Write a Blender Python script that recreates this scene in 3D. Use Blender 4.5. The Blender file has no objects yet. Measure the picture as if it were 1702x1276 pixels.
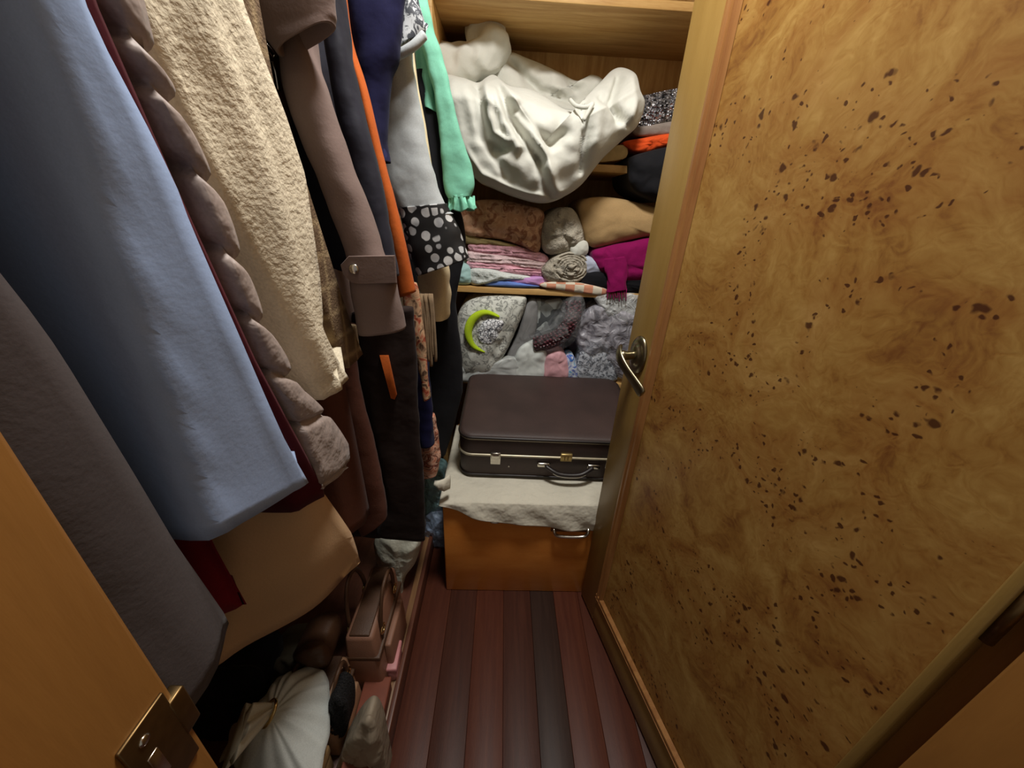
import bpy, bmesh, math, random
from mathutils import Vector, Matrix, noise
random.seed(7)
scn = bpy.context.scene
COL = scn.collection
H = 1.4
FPX = 614.0
def lin(c):
    c = c / 255.0
    return c / 12.92 if c <= .04045 else ((c + .055) / 1.055) ** 2.4
def S(r, g, b): return (lin(r), lin(g), lin(b), 1)

# ---------------------------------------------------------------- camera
dn = Vector((-65, 1292, 614)).normalized()              # world down in camera axes (x right, y down, z forward)
fw = Vector((-11, -288, 614)); fw = (fw - dn * fw.dot(dn)).normalized()
rx = dn.cross(fw)
def ray(u, v):
    c = Vector(((u - 851) / FPX, (v - 638) / FPX, 1))
    return Vector((rx.dot(c), fw.dot(c), -dn.dot(c)))
cam = bpy.data.objects.new('camera', bpy.data.cameras.new('camera'))
COL.objects.link(cam)
cam.data.sensor_fit = 'HORIZONTAL'; cam.data.sensor_width = 36
cam.data.lens = 36 * FPX / 1702
cam.data.clip_start = .01
R3 = Matrix(((rx.x, -rx.y, -rx.z), (fw.x, -fw.y, -fw.z), (-dn.x, dn.y, dn.z)))
cam.matrix_world = Matrix.Translation((0, 0, H)) @ R3.to_4x4()
scn.camera = cam
# ---------------------------------------------------------------- light
w = bpy.data.worlds.new('world'); scn.world = w; w.use_nodes = True
w.node_tree.nodes['Background'].inputs[0].default_value = (1.0, .93, .82, 1)
w.node_tree.nodes['Background'].inputs[1].default_value = .23
LAMP = Vector((.11, .66, 2.455))
ll = bpy.data.lights.new('closet_ceiling_lamp_offscreen', 'AREA'); ll.shape = 'DISK'; ll.size = .30; ll.energy = 25; ll.color = (1.0, .975, .93)
lo = bpy.data.objects.new('closet_ceiling_lamp_offscreen', ll); COL.objects.link(lo); lo.location = LAMP
lo.rotation_euler = (0, 0, 0)
vs = scn.view_settings
vs.view_transform = 'Standard'; vs.look = 'None'; vs.exposure = -0.1; vs.gamma = 1; vs.use_curve_mapping = False

# ---------------------------------------------------------------- projection helpers
O = Vector((0, 0, H))
def AX(u, v, k, val):
    r = ray(u, v); t = (val - O[k]) / r[k]
    return O + r * t
def PX(u, v, x): return AX(u, v, 0, x)
def PY(u, v, y): return AX(u, v, 1, y)
def PZ(u, v, z): return AX(u, v, 2, z)
def nz3(x, y, z, s=1.0, seed=0.0):
    return noise.noise(Vector((x * s + seed * 7.3, y * s - seed * 3.1, z * s + seed * 1.7)))

# ---------------------------------------------------------------- object helpers
def tag(o, label=None, cat=None, group=None, kind=None):
    if label: o['label'] = label
    if cat: o['category'] = cat
    if group: o['group'] = group
    if kind: o['kind'] = kind
    return o
def empty(name, loc, rz=0, label=None, cat=None, group=None, kind=None, rot=None):
    o = bpy.data.objects.new(name, None); COL.objects.link(o)
    o.location = loc; o.rotation_euler = rot if rot else (0, 0, rz); o.empty_display_size = .05
    return tag(o, label, cat, group, kind)
def wpos(o):
    p = Vector(o.location)
    while o.parent: o = o.parent; p = p + Vector(o.location)
    return p
def mk(name, V, F, mat, parent=None, local=False, smooth=True):
    V = [Vector(v) for v in V]
    if parent is None:
        n = len(V); org = Vector((sum(v.x for v in V) / n, sum(v.y for v in V) / n, min(v.z for v in V)))
        V = [v - org for v in V]
    elif not local:
        p = wpos(parent); V = [v - p for v in V]; org = Vector((0, 0, 0))
    else: org = Vector((0, 0, 0))
    me = bpy.data.meshes.new(name); me.from_pydata([tuple(v) for v in V], [], F); me.update()
    bm = bmesh.new(); bm.from_mesh(me); bmesh.ops.recalc_face_normals(bm, faces=bm.faces[:]); bm.to_mesh(me); bm.free()
    if smooth:
        me.polygons.foreach_set('use_smooth', [True] * len(me.polygons))
    o = bpy.data.objects.new(name, me); COL.objects.link(o); o.location = org
    if parent: o.parent = parent
    for m in (mat if isinstance(mat, (list, tuple)) else [mat]): me.materials.append(m)
    return o
def sharp(o, ang=35):
    me = o.data
    bm = bmesh.new(); bm.from_mesh(me)
    for e in bm.edges:
        if len(e.link_faces) == 2 and e.calc_face_angle(0) > math.radians(ang): e.smooth = False
    bm.to_mesh(me); bm.free(); return o
def box(x0, x1, y0, y1, z0, z1, b=0):
    """bevelled box -> V, F"""
    bm = bmesh.new(); bmesh.ops.create_cube(bm, size=1)
    for v in bm.verts:
        v.co = Vector(((x0 + x1) / 2 + v.co.x * (x1 - x0), (y0 + y1) / 2 + v.co.y * (y1 - y0), (z0 + z1) / 2 + v.co.z * (z1 - z0)))
    if b > 0: bmesh.ops.bevel(bm, geom=bm.edges[:], offset=b, segments=2, profile=.5, affect='EDGES')
    V = [v.co.copy() for v in bm.verts]; bm.verts.index_update()
    F = [[v.index for v in f.verts] for f in bm.faces]; bm.free()
    return V, F
def boxo(name, x0, x1, y0, y1, z0, z1, mat, parent=None, b=.002, local=False):
    V, F = box(x0, x1, y0, y1, z0, z1, b)
    return sharp(mk(name, V, F, mat, parent, local), 50)
def join(*parts):
    V, F = [], []
    for v, f in parts:
        n = len(V); V += list(v); F += [[i + n for i in q] for q in f]
    return V, F
def cr(P, n):
    """Catmull-Rom resample a polyline of tuples into n samples (any dimension)"""
    m = len(P); out = []
    for i in range(n):
        t = i / (n - 1) * (m - 1); k = min(int(t), m - 2); f = t - k
        p0 = P[max(k - 1, 0)]; p1 = P[k]; p2 = P[k + 1]; p3 = P[min(k + 2, m - 1)]
        out.append(tuple(.5 * (2 * b + (c - a) * f + (2 * a - 5 * b + 4 * c - d) * f * f + (3 * b - a - 3 * c + d) * f ** 3) for a, b, c, d in zip(p0, p1, p2, p3)))
    return out
def loft(rings, cap0=True, cap1=True):
    n = len(rings[0]); V = [p for r in rings for p in r]; F = []
    for i in range(len(rings) - 1):
        for j in range(n):
            k = (j + 1) % n
            F.append([i * n + j, i * n + k, (i + 1) * n + k, (i + 1) * n + j])
    if cap0: F.append(list(range(n))[::-1])
    if cap1: F.append([(len(rings) - 1) * n + j for j in range(n)])
    return V, F
def tube(P, r, n=10, samples=None, flat=1.0, closed=False):
    if samples: P = cr([tuple(p) for p in P], samples)
    P = [Vector(p) for p in P]; m = len(P)
    rings = []; up = None
    for i in range(m):
        t = (P[min(i + 1, m - 1)] - P[max(i - 1, 0)]).normalized() if not closed else (P[(i + 1) % m] - P[i - 1]).normalized()
        if up is None:
            up = Vector((0, 0, 1)) if abs(t.z) < .9 else Vector((1, 0, 0))
        s = t.cross(up).normalized(); up = s.cross(t).normalized()
        rr = r if not isinstance(r, (list, tuple)) else r[0] + (r[1] - r[0]) * i / (m - 1)
        rings.append([P[i] + s * math.cos(a) * rr + up * math.sin(a) * rr * flat for a in [2 * math.pi * k / n for k in range(n)]])
    if closed:
        V, F = loft(rings, False, False); N = len(rings)
        for j in range(n):
            k = (j + 1) % n; F.append([(N - 1) * n + j, (N - 1) * n + k, k, j])
        return V, F
    return loft(rings)
def sphere(c, r, n=12, sc=(1, 1, 1)):
    rings = []
    for i in range(1, n // 2 + 2):
        a = math.pi * i / (n // 2 + 2)
        rings.append([Vector(c) + Vector((math.cos(2 * math.pi * k / n) * math.sin(a) * sc[0], math.sin(2 * math.pi * k / n) * math.sin(a) * sc[1], math.cos(a) * sc[2])) * r for k in range(n)])
    return loft(rings)

# ---------------------------------------------------------------- materials
def nm(name):
    m = bpy.data.materials.new(name); m.use_nodes = True
    nt = m.node_tree; b = nt.nodes['Principled BSDF']
    return m, nt, b
def ND(nt, t, **kw):
    n = nt.nodes.new(t)
    for k, v in kw.items():
        if k.startswith('i_'): n.inputs[k[2:].replace('_', ' ')].default_value = v
        else: setattr(n, k, v)
    return n
def ramp(nt, fac, stops):
    r = nt.nodes.new('ShaderNodeValToRGB'); e = r.color_ramp.elements
    while len(e) < len(stops): e.new(.5)
    for i, (p, c) in enumerate(stops): e[i].position = p; e[i].color = c
    nt.links.new(fac, r.inputs[0]); return r.outputs[0]
def mixc(nt, fac, a, b, mode='MIX'):
    m = nt.nodes.new('ShaderNodeMix'); m.data_type = 'RGBA'; m.blend_type = mode
    for s, x in ((m.inputs[0], fac), (m.inputs[6], a), (m.inputs[7], b)):
        if isinstance(x, (int, float, tuple)): s.default_value = x
        else: nt.links.new(x, s)
    return m.outputs[2]
def mth(nt, op, a, b=None, c=None):
    m = nt.nodes.new('ShaderNodeMath'); m.operation = op
    for s, x in zip(m.inputs, (a, b, c)):
        if x is None: continue
        if isinstance(x, (int, float)): s.default_value = x
        else: nt.links.new(x, s)
    return m.outputs[0]
def coords(nt, scale=(1, 1, 1), rot=(0, 0, 0)):
    tc = nt.nodes.new('ShaderNodeTexCoord'); mp = nt.nodes.new('ShaderNodeMapping')
    mp.inputs['Scale'].default_value = scale; mp.inputs['Rotation'].default_value = rot
    nt.links.new(tc.outputs['Object'], mp.inputs[0]); return mp.outputs[0]
def tex(nt, kind, vec, **kw):
    n = ND(nt, kind, **kw); nt.links.new(vec, n.inputs['Vector']); return n
def bump(nt, b, h, strength, dist):
    n = nt.nodes.new('ShaderNodeBump'); n.inputs['Strength'].default_value = strength; n.inputs['Distance'].default_value = dist
    nt.links.new(h, n.inputs['Height']); nt.links.new(n.outputs[0], b.inputs['Normal'])
def dark(c, f): return (c[0] * f, c[1] * f, c[2] * f, 1)
def fabric(name, col, rough=.92, var=.12, bs=90, bd=.0004, sheen=.03, fine=420, wr=9, wd=.008, spec=.2):
    m, nt, b = nm(name)
    co = coords(nt)
    n1 = tex(nt, 'ShaderNodeTexNoise', co, i_Scale=7.0, i_Detail=4.0)
    n2 = tex(nt, 'ShaderNodeTexNoise', co, i_Scale=float(fine), i_Detail=2.0)
    n3 = tex(nt, 'ShaderNodeTexNoise', co, i_Scale=float(bs), i_Detail=3.0)
    n4 = tex(nt, 'ShaderNodeTexNoise', co, i_Scale=float(wr), i_Detail=3.0)
    s = mth(nt, 'ADD', mth(nt, 'MULTIPLY', n1.outputs[0], .6), mth(nt, 'MULTIPLY', n2.outputs[0], .4))
    c = ramp(nt, s, [(.3, dark(col, 1 - 2 * var)), (.7, dark(col, 1 + var))])
    nt.links.new(c, b.inputs['Base Color'])
    b.inputs['Roughness'].default_value = rough; b.inputs['Sheen Weight'].default_value = sheen
    b.inputs['Specular IOR Level'].default_value = spec
    h = mth(nt, 'ADD', mth(nt, 'MULTIPLY', n3.outputs[0], bd / .01), mth(nt, 'MULTIPLY', n4.outputs[0], wd / .01))
    bump(nt, b, h, .9, .01)
    return m
def wood(name, c1, c2, scale=(14, 14, 1.2), rough=.38, ring=5, spec=.4):
    m, nt, b = nm(name)
    co = coords(nt, scale)
    n1 = tex(nt, 'ShaderNodeTexNoise', co, i_Scale=ring * .6, i_Detail=5.0, i_Distortion=.6)
    n2 = tex(nt, 'ShaderNodeTexNoise', co, i_Scale=ring * 6., i_Detail=3.0)
    s = mth(nt, 'ADD', mth(nt, 'MULTIPLY', n1.outputs[0], .75), mth(nt, 'MULTIPLY', n2.outputs[0], .25))
    nt.links.new(ramp(nt, s, [(.33, c1), (.68, c2)]), b.inputs['Base Color'])
    b.inputs['Roughness'].default_value = rough; b.inputs['Specular IOR Level'].default_value = spec
    bump(nt, b, n2.outputs[0], .12, .002)
    return m
def plain(name, col, rough=.5, metal=0, spec=.5, nscale=40, var=.1, bd=.0):
    m, nt, b = nm(name); co = coords(nt)
    n = tex(nt, 'ShaderNodeTexNoise', co, i_Scale=float(nscale), i_Detail=3.0)
    nt.links.new(ramp(nt, n.outputs[0], [(.3, dark(col, 1 - var)), (.7, dark(col, 1 + var))]), b.inputs['Base Color'])
    b.inputs['Roughness'].default_value = rough; b.inputs['Metallic'].default_value = metal
    b.inputs['Specular IOR Level'].default_value = spec
    if bd: bump(nt, b, n.outputs[0], .6, bd)
    return m
def plastic_film(name, col, alpha=.35, rough=.18):
    m, nt, b = nm(name); co = coords(nt)
    n = tex(nt, 'ShaderNodeTexNoise', co, i_Scale=26.0, i_Detail=4.0, i_Distortion=1.0)
    b.inputs['Base Color'].default_value = col; b.inputs['Roughness'].default_value = rough
    nt.links.new(ramp(nt, n.outputs[0], [(.35, (alpha * .5,) * 3 + (1,)), (.7, (min(1, alpha * 1.6),) * 3 + (1,))]), b.inputs['Alpha'])
    bump(nt, b, n.outputs[0], 1, .015)
    return m
def burl():
    m, nt, b = nm('burl_veneer')
    co = coords(nt)
    d = tex(nt, 'ShaderNodeTexNoise', co, i_Scale=5.0, i_Detail=4.0)
    off = nt.nodes.new('ShaderNodeVectorMath'); off.operation = 'SCALE'; off.inputs['Scale'].default_value = .16
    nt.links.new(d.outputs['Color'], off.inputs[0])
    ad = nt.nodes.new('ShaderNodeVectorMath'); ad.operation = 'ADD'
    nt.links.new(co, ad.inputs[0]); nt.links.new(off.outputs[0], ad.inputs[1])
    n1 = tex(nt, 'ShaderNodeTexNoise', ad.outputs[0], i_Scale=6.5, i_Detail=7.0, i_Roughness=.62, i_Distortion=1.6)
    n2 = tex(nt, 'ShaderNodeTexNoise', ad.outputs[0], i_Scale=42.0, i_Detail=4.0, i_Distortion=2.2)
    s = mth(nt, 'ADD', mth(nt, 'MULTIPLY', n1.outputs[0], .74), mth(nt, 'MULTIPLY', n2.outputs[0], .26))
    base = ramp(nt, s, [(.34, S(118, 74, 34)), (.45, S(148, 106, 50)), (.56, S(164, 126, 66)), (.72, S(184, 148, 86))])
    # eyes: voronoi spots of two sizes, gathered into winding clusters
    cl = tex(nt, 'ShaderNodeTexNoise', co, i_Scale=3.2, i_Detail=3.0, i_Distortion=1.2)
    clus = mth(nt, 'SUBTRACT', 1, mth(nt, 'MULTIPLY', mth(nt, 'ABSOLUTE', mth(nt, 'SUBTRACT', cl.outputs[0], .52)), 12.0))
    off2 = nt.nodes.new('ShaderNodeVectorMath'); off2.operation = 'SCALE'; off2.inputs['Scale'].default_value = .02
    nn = tex(nt, 'ShaderNodeTexNoise', co, i_Scale=55.0, i_Detail=2.0)
    nt.links.new(nn.outputs['Color'], off2.inputs[0])
    ad2 = nt.nodes.new('ShaderNodeVectorMath'); ad2.operation = 'ADD'
    nt.links.new(co, ad2.inputs[0]); nt.links.new(off2.outputs[0], ad2.inputs[1])
    tot = None
    for sc, th in ((44.0, .41), (86.0, .46)):
        v = tex(nt, 'ShaderNodeTexVoronoi', ad2.outputs[0], i_Scale=sc, i_Randomness=1.0)
        sel = nt.nodes.new('ShaderNodeSeparateColor'); nt.links.new(v.outputs['Color'], sel.inputs[0])
        rad = mth(nt, 'MULTIPLY', mth(nt, 'MULTIPLY', mth(nt, 'POWER', sel.outputs[0], .8), th), mth(nt, 'MAXIMUM', clus, 0))
        sp = mth(nt, 'MULTIPLY', mth(nt, 'SUBTRACT', rad, v.outputs['Distance']), 9.0)
        sp = mth(nt, 'MINIMUM', mth(nt, 'MAXIMUM', sp, 0), 1)
        tot = sp if tot is None else mth(nt, 'MAXIMUM', tot, sp)
    halo = mth(nt, 'MULTIPLY', mth(nt, 'MAXIMUM', clus, 0), .22)
    c0 = mixc(nt, halo, base, S(138, 80, 38))
    c = mixc(nt, mth(nt, 'MULTIPLY', tot, .88), c0, S(62, 26, 12))
    nt.links.new(c, b.inputs['Base Color'])
    b.inputs['Roughness'].default_value = .42; b.inputs['Specular IOR Level'].default_value = .35
    bump(nt, b, n2.outputs[0], .08, .002)
    return m
M_burl = burl()
M_door = wood('door_stile_wood', S(136, 106, 54), S(148, 118, 64), (9, 9, 1.0), .36)
M_mould = wood('moulding_wood', S(136, 88, 46), S(166, 118, 68), (16, 16, 1), .34)
M_jamb = wood('door_jamb_wood', S(134, 90, 42), S(146, 100, 48), (8, 8, 1), .4)
M_trunk = wood('orange_trunk_wood', S(214, 130, 54), S(230, 150, 70), (2.2, 9, 7), .35)
M_shelf = wood('shelf_board_wood', S(176, 130, 70), S(214, 174, 112), (1.2, 12, 12), .5)
M_shelfback = wood('shelf_back_wood', S(176, 130, 70), S(214, 174, 112), (12, 12, 1.2), .55)
M_plinth = wood('plinth_wood', S(80, 44, 32), S(112, 68, 50), (12, 1, 12), .4)
M_fl = [wood('floor_plank_%d' % i, a, b_, (22, 1.3, 22), .42, spec=.22) for i, (a, b_) in enumerate([(S(72, 36, 25), S(88, 47, 32)), (S(48, 32, 26), S(60, 42, 34)), (S(76, 38, 26), S(92, 50, 34)), (S(62, 34, 25), S(78, 44, 32))])]
M_wall = plain('painted_wall', S(190, 176, 150), .85, nscale=60, bd=.002)
M_brass = plain('aged_brass', S(124, 100, 66), .42, 1, nscale=120)
M_pewter = plain('brushed_pewter', S(150, 143, 120), .3, 1, nscale=160)
M_chrome = plain('worn_chrome', S(205, 200, 190), .22, 1)

# ================================================================= STRUCTURE
def struct(o, ): o['kind'] = 'structure'; return o
LJ = -.24                                   # left jamb plane
HX, HY = .528, .236                         # hinge foot
# floor with planks
fl = empty('floor', (.2, 1.0, -.02)); struct(fl)
V, F = box(-1.0, 1.3, -2.6, 2.1, -.05, -.012); mk('subfloor', V, F, M_fl[3], fl, smooth=False)
edges = [-.27]
while edges[-1] < .95: edges.append(edges[-1] + random.choice((.098, .102, .105, .1)))
order = [0, 3, 2, 3, 1, 2, 0, 3, 2, 1, 0, 3]
pxl = [-.272, -.165, -.062, .045, .152, .246, .345, .45, .555, .66, .765, .87]
for i in range(len(pxl) - 1):
    for (y0, y1) in ((-.6, 2.0),):
        o = boxo('floor_plank', pxl[i] + .0005, pxl[i + 1] - .0005, y0, y1, -.02, 0, M_fl[order[i]], fl, .0008)
for i in range(8):
    x0 = -1.0 + i * .23; boxo('floor_plank', x0 + .001, x0 + .229, -2.55, -.602, -.02, 0, M_fl[i % 4], fl, .0015)
# walls
V, F = box(-.96, -.90, .157, 2.06, 0, 2.5); struct(mk('wall_left', V, F, M_wall, smooth=False))
V, F = box(.86, .92, .157, 2.06, 0, 2.5); struct(mk('wall_right', V, F, M_wall, smooth=False))
V, F = box(-.90, .86, 2.0, 2.06, 0, 2.5); struct(mk('wall_back', V, F, M_wall, smooth=False))
V, F = box(-.96, .92, -.05, 2.06, 2.5, 2.56); struct(mk('ceiling', V, F, M_wall, smooth=False))
LINT = 2.06
RJ = HX + .006
V, F = join(box(-1.0, LJ - .03, -.04, .152, 0, 2.5), box(RJ + .04, 1.3, -.04, .152, 0, 2.5), box(LJ - .03, RJ + .04, -.04, .152, LINT + .03, 2.5))
struct(mk('wall_front', V, F, M_wall, smooth=False))
# door frame: left jamb with a rebate and strike plate
tj = empty('trim_1', (LJ - .02, .06, 0)); struct(tj)
boxo('jamb_board', LJ - .03, LJ, -.055, .157, 0, LINT, M_jamb, tj, .004)
boxo('door_stop', LJ, LJ + .012, -.055, .082, 0, LINT, M_jamb, tj, .004)
def strike():
    zc = 1.035
    x = LJ + .0015
    # plate with lip; box keep behind the slot is bright
    o = boxo('strike_plate', LJ - .0005, LJ + .0025, .116, .151, zc - .05, zc + .035, M_brass, tj, .001)
    boxo('strike_lip', LJ - .008, LJ + .003, .149, .163, zc - .024, zc + .02, M_brass, tj, .0015)
    boxo('latch_slot', LJ + .0015, LJ + .0032, .124, .132, zc - .026, zc + .004, M_chrome, tj, .0005)
    for dz in (-.04, .021):
        V, F = sphere((LJ + .0028, .129, zc + dz), .0042, 10, (.35, 1, 1)); mk('screw', V, F, M_chrome, tj)
strike()
tr = empty('trim_2', (RJ + .02, .06, 0)); struct(tr)
boxo('jamb_board', .533, RJ + .04, -.055, .212, 0, LINT, M_jamb, tr, .004)
boxo('door_rebate', .560, RJ + .06, .212, .30, 0, LINT, M_jamb, tr, .004)
th = empty('trim_3', (.14, .06, LINT)); struct(th)
boxo('head_board', LJ, RJ, -.055, .157, LINT, LINT + .03, M_jamb, th, .004)

# ---------------------------------------------------------------- door leaf
DW, DH, DT = .76, 2.03, .04
ang = math.atan2(.974, -.225)
door = empty('door_1', (HX, HY, 0), ang); struct(door)
z0 = .012
ST = .105; RAIL = .125
boxo('stile', DW - ST, DW, -DT, 0, z0, DH, M_door, door, .003, local=True)
boxo('stile', 0, .012, -DT, 0, z0, DH, M_door, door, .002, local=True)
boxo('rail', .012, DW - ST, -DT, 0, z0, z0 + RAIL, M_door, door, .003, local=True)
boxo('rail', .012, DW - ST, -DT, 0, DH - RAIL, DH, M_door, door, .003, local=True)
boxo('panel', .012, DW - ST, -DT + .006, -.005, z0 + RAIL, DH - RAIL, M_burl, door, 0, local=True)
def mould_bar(p, q, out):
    prof = [(0, -.004), (0, .003), (.004, .0075), (.010, .0082), (.013, .0035), (.016, .0035), (.020, .0078), (.026, .0072), (.030, .001), (.033, -.004)]
    p = Vector(p); q = Vector(q); out = Vector(out); rings = []
    for e in (p, q): rings.append([e + out * a + Vector((0, 1, 0)) * h for a, h in prof])
    return loft(rings)
mk('moulding', *mould_bar((DW - ST - .001, 0, z0 + RAIL), (DW - ST - .001, 0, DH - RAIL), (-1, 0, 0)), M_mould, door, local=True)
mk('moulding', *mould_bar((.012, 0, z0 + RAIL - .001), (DW - ST, 0, z0 + RAIL - .001), (0, 0, 1)), M_mould, door, local=True)
mk('moulding', *mould_bar((.012, 0, DH - RAIL + .001), (DW - ST, 0, DH - RAIL + .001), (0, 0, -1)), M_mould, door, local=True)
for o in door.children:
    if o.name.startswith('moulding'): sharp(o, 40)
# lever handle
hx, hz = .702, 1.062
he = empty('door_handle', (hx, 0, hz)); he.scale = (1.2, 1.15, 1.2); he.parent = door
def lathe_y(prof, n=28, sx=1, sz=1):
    return loft([[Vector((math.cos(2 * math.pi * k / n) * r * sx, y, math.sin(2 * math.pi * k / n) * r * sz)) for k in range(n)] for r, y in prof])
mk('rosette', *lathe_y([(.030, 0), (.030, .003), (.028, .006), (.022, .008), (.018, .0085), (.016, .013), (.013, .015), (.0005, .016)], sx=1.0, sz=1.45), M_pewter, he, local=True)
mk('neck', *lathe_y([(.011, .008), (.010, .02), (.010, .034), (.012, .040), (.013, .046), (.010, .052), (.001, .053)]), M_pewter, he, local=True)
P = cr([(.020, .040, .012, .011), (.006, .050, .006, .013), (-.012, .054, -.004, .0125), (-.034, .050, -.018, .0115), (-.058, .042, -.034, .012), (-.078, .036, -.048, .0135), (-.086, .034, -.053, .010)], 26)
rings = []
for i, p in enumerate(P):
    a = P[max(i - 1, 0)]; b = P[min(i + 1, 25)]
    t = Vector((b[0] - a[0], b[1] - a[1], b[2] - a[2])).normalized()
    s = Vector((0, 1, 0)).cross(t).normalized(); n_ = t.cross(s)
    k = 1 if 0 < i < 25 else .5
    rings.append([Vector(p[:3]) + s * math.cos(q) * p[3] * k * 1.05 + n_ * math.sin(q) * .0055 * k for q in [2 * math.pi * j / 14 for j in range(14)]])
mk('lever', *loft(rings), M_pewter, he, local=True)
# hinges on the leaf's edge
for hzz in (.25, 1.05, 1.8):
    V, F = tube([(-.004, -.008, hzz - .05), (-.004, -.008, hzz + .05)], .006, 10); mk('hinge', V, F, M_brass, door, local=True)

# ---------------------------------------------------------------- shelf unit at the back
SY0, SY1 = 1.55, 1.97
sx0, sx1 = -.262, .84
unit = empty('shelf_unit', (.3, SY0, 0), label='tall brown wooden shelf unit across the back of the closet', cat='shelf')
boxo('side_panel', sx0 - .012, sx0 + .012, SY0, SY1, 0, 2.4, M_shelf, unit)
boxo('side_panel', sx1 - .012, sx1 + .012, SY0, SY1, 0, 2.4, M_shelf, unit)
boxo('back_panel', sx0 + .012, sx1 - .012, SY1 - .012, SY1, .0, 2.4, M_shelfback, unit, 0)
SH = [.66, 1.078, 1.535, 1.985]
for z in SH: boxo('shelf', sx0 + .012, sx1 - .012, SY0 - .002, SY1 - .012, z, z + .024, M_shelf, unit)
# ---------------------------------------------------------------- plinth below the clothes
pl = empty('closet_plinth', (-.58, .9, 0), label='low reddish-brown wooden plinth under the hanging clothes', cat='plinth')
boxo('plinth_body', -.895, -.285, .17, 1.545, 0, .055, M_plinth, pl)
boxo('front_rail', -.285, -.270, .16, 1.545, 0, .085, M_plinth, pl)
boxo('track', -.308, -.286, .16, 1.545, .055, .07, wood('track_wood', S(120, 86, 56), S(150, 112, 78), (12, 1, 12), .35), pl)
# ceiling lamp of the closet: a small tilted downlight
lamp = empty('ceiling_lamp', (LAMP.x, LAMP.y, 2.5), label='small round downlight on the closet ceiling', cat='lamp')
V, F = tube([(LAMP.x, LAMP.y, 2.5), (LAMP.x, LAMP.y, 2.475)], .15, 28); sharp(mk('ceiling_rose', V, F, M_wall, lamp))
V, F = tube([(LAMP.x, LAMP.y, 2.475), (LAMP.x, LAMP.y, 2.462)], .03, 16); sharp(mk('socket', V, F, M_wall, lamp))
# ---------------------------------------------------------------- cloth builders
def seg_d(p, a, b):
    ax, ay = a; bx, by = b; px, py = p
    dx, dy = bx - ax, by - ay; L = dx * dx + dy * dy
    t = max(0, min(1, ((px - ax) * dx + (py - ay) * dy) / L)) if L else 0
    return math.hypot(px - ax - t * dx, py - ay - t * dy)
def crease(p, cl):
    s = 0
    for pts, wdt, amp in cl:
        d = min(seg_d(p, pts[i], pts[i + 1]) for i in range(len(pts) - 1))
        if d < 3 * wdt: s += amp * math.exp(-(d / wdt) ** 2)
    return s
def closed_cr(P, n):
    m = len(P); out = []
    for i in range(n):
        t = i / n * m; k = int(t); f = t - k
        p0, p1, p2, p3 = P[(k - 1) % m], P[k % m], P[(k + 1) % m], P[(k + 2) % m]
        out.append(tuple(.5 * (2 * b + (c - a) * f + (2 * a - 5 * b + 4 * c - d) * f * f + (3 * b - a - 3 * c + d) * f ** 3) for a, b, c, d in zip(p0, p1, p2, p3)))
    return out
def blob_mesh(out, y, depth, bulge=.03, amp=.004, fr=30, seed=0, cl=(), n=72, rings=12, cen=None, yf=None, layers=None, tri=None):
    """soft body: outline of its front at distance y, bulged front, carried back by depth"""
    C = closed_cr(out, n)
    cu = cen[0] if cen else sum(p[0] for p in C) / n
    cv = cen[1] if cen else sum(p[1] for p in C) / n
    R = []
    def pt(u, v, yy): return PY(u, v, yy)
    # back, side and front rings
    def base(u, v): return yf(u, v) if yf else y
    back = [pt(cu + (u - cu) * .55, cv + (v - cv) * .55, base(u, v) + depth) for u, v in C]
    R.append(back)
    R.append([pt(cu + (u - cu) * .93, cv + (v - cv) * .93, base(u, v) + depth * .98) for u, v in C])
    for f in (.75, .5, .25): R.append([pt(u, v, base(u, v)) + Vector((0, depth * f, 0)) for u, v in C])
    for k in range(rings):
        r = math.cos(math.pi / 2 * (k / rings) ** 1.15); r = max(r, .02)
        ring = []
        for j, (u, v) in enumerate(C):
            uu, vv = cu + (u - cu) * r, cv + (v - cv) * r
            b = base(uu, vv) - bulge * math.sqrt(max(0, 1 - r ** 2.6))
            p = pt(uu, vv, b)
            d = amp * (nz3(p.x, p.y * .3, p.z, fr, seed) + .5 * nz3(p.x, 0, p.z, fr * 2.3, seed + 3))
            if layers: d += layers[1] * abs(math.sin(math.pi * layers[0] * p.z + 1.2 * nz3(p.x, 0, p.z, 6, seed))) ** .6
            d -= 0
            d += crease((uu, vv), cl)
            ring.append(Vector((p.x, p.y + d * min(1, (1 - r) * 8 + .15), p.z)))
        R.append(ring)
    V, F = loft(R)
    return V, F
def blob(name, label, cat, out, y, depth, mat, parent=None, group=None, **kw):
    o = mk(name, *blob_mesh(out, y, depth, **kw), mat, parent)
    if not parent: tag(o, label, cat, group)
    return o
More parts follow.
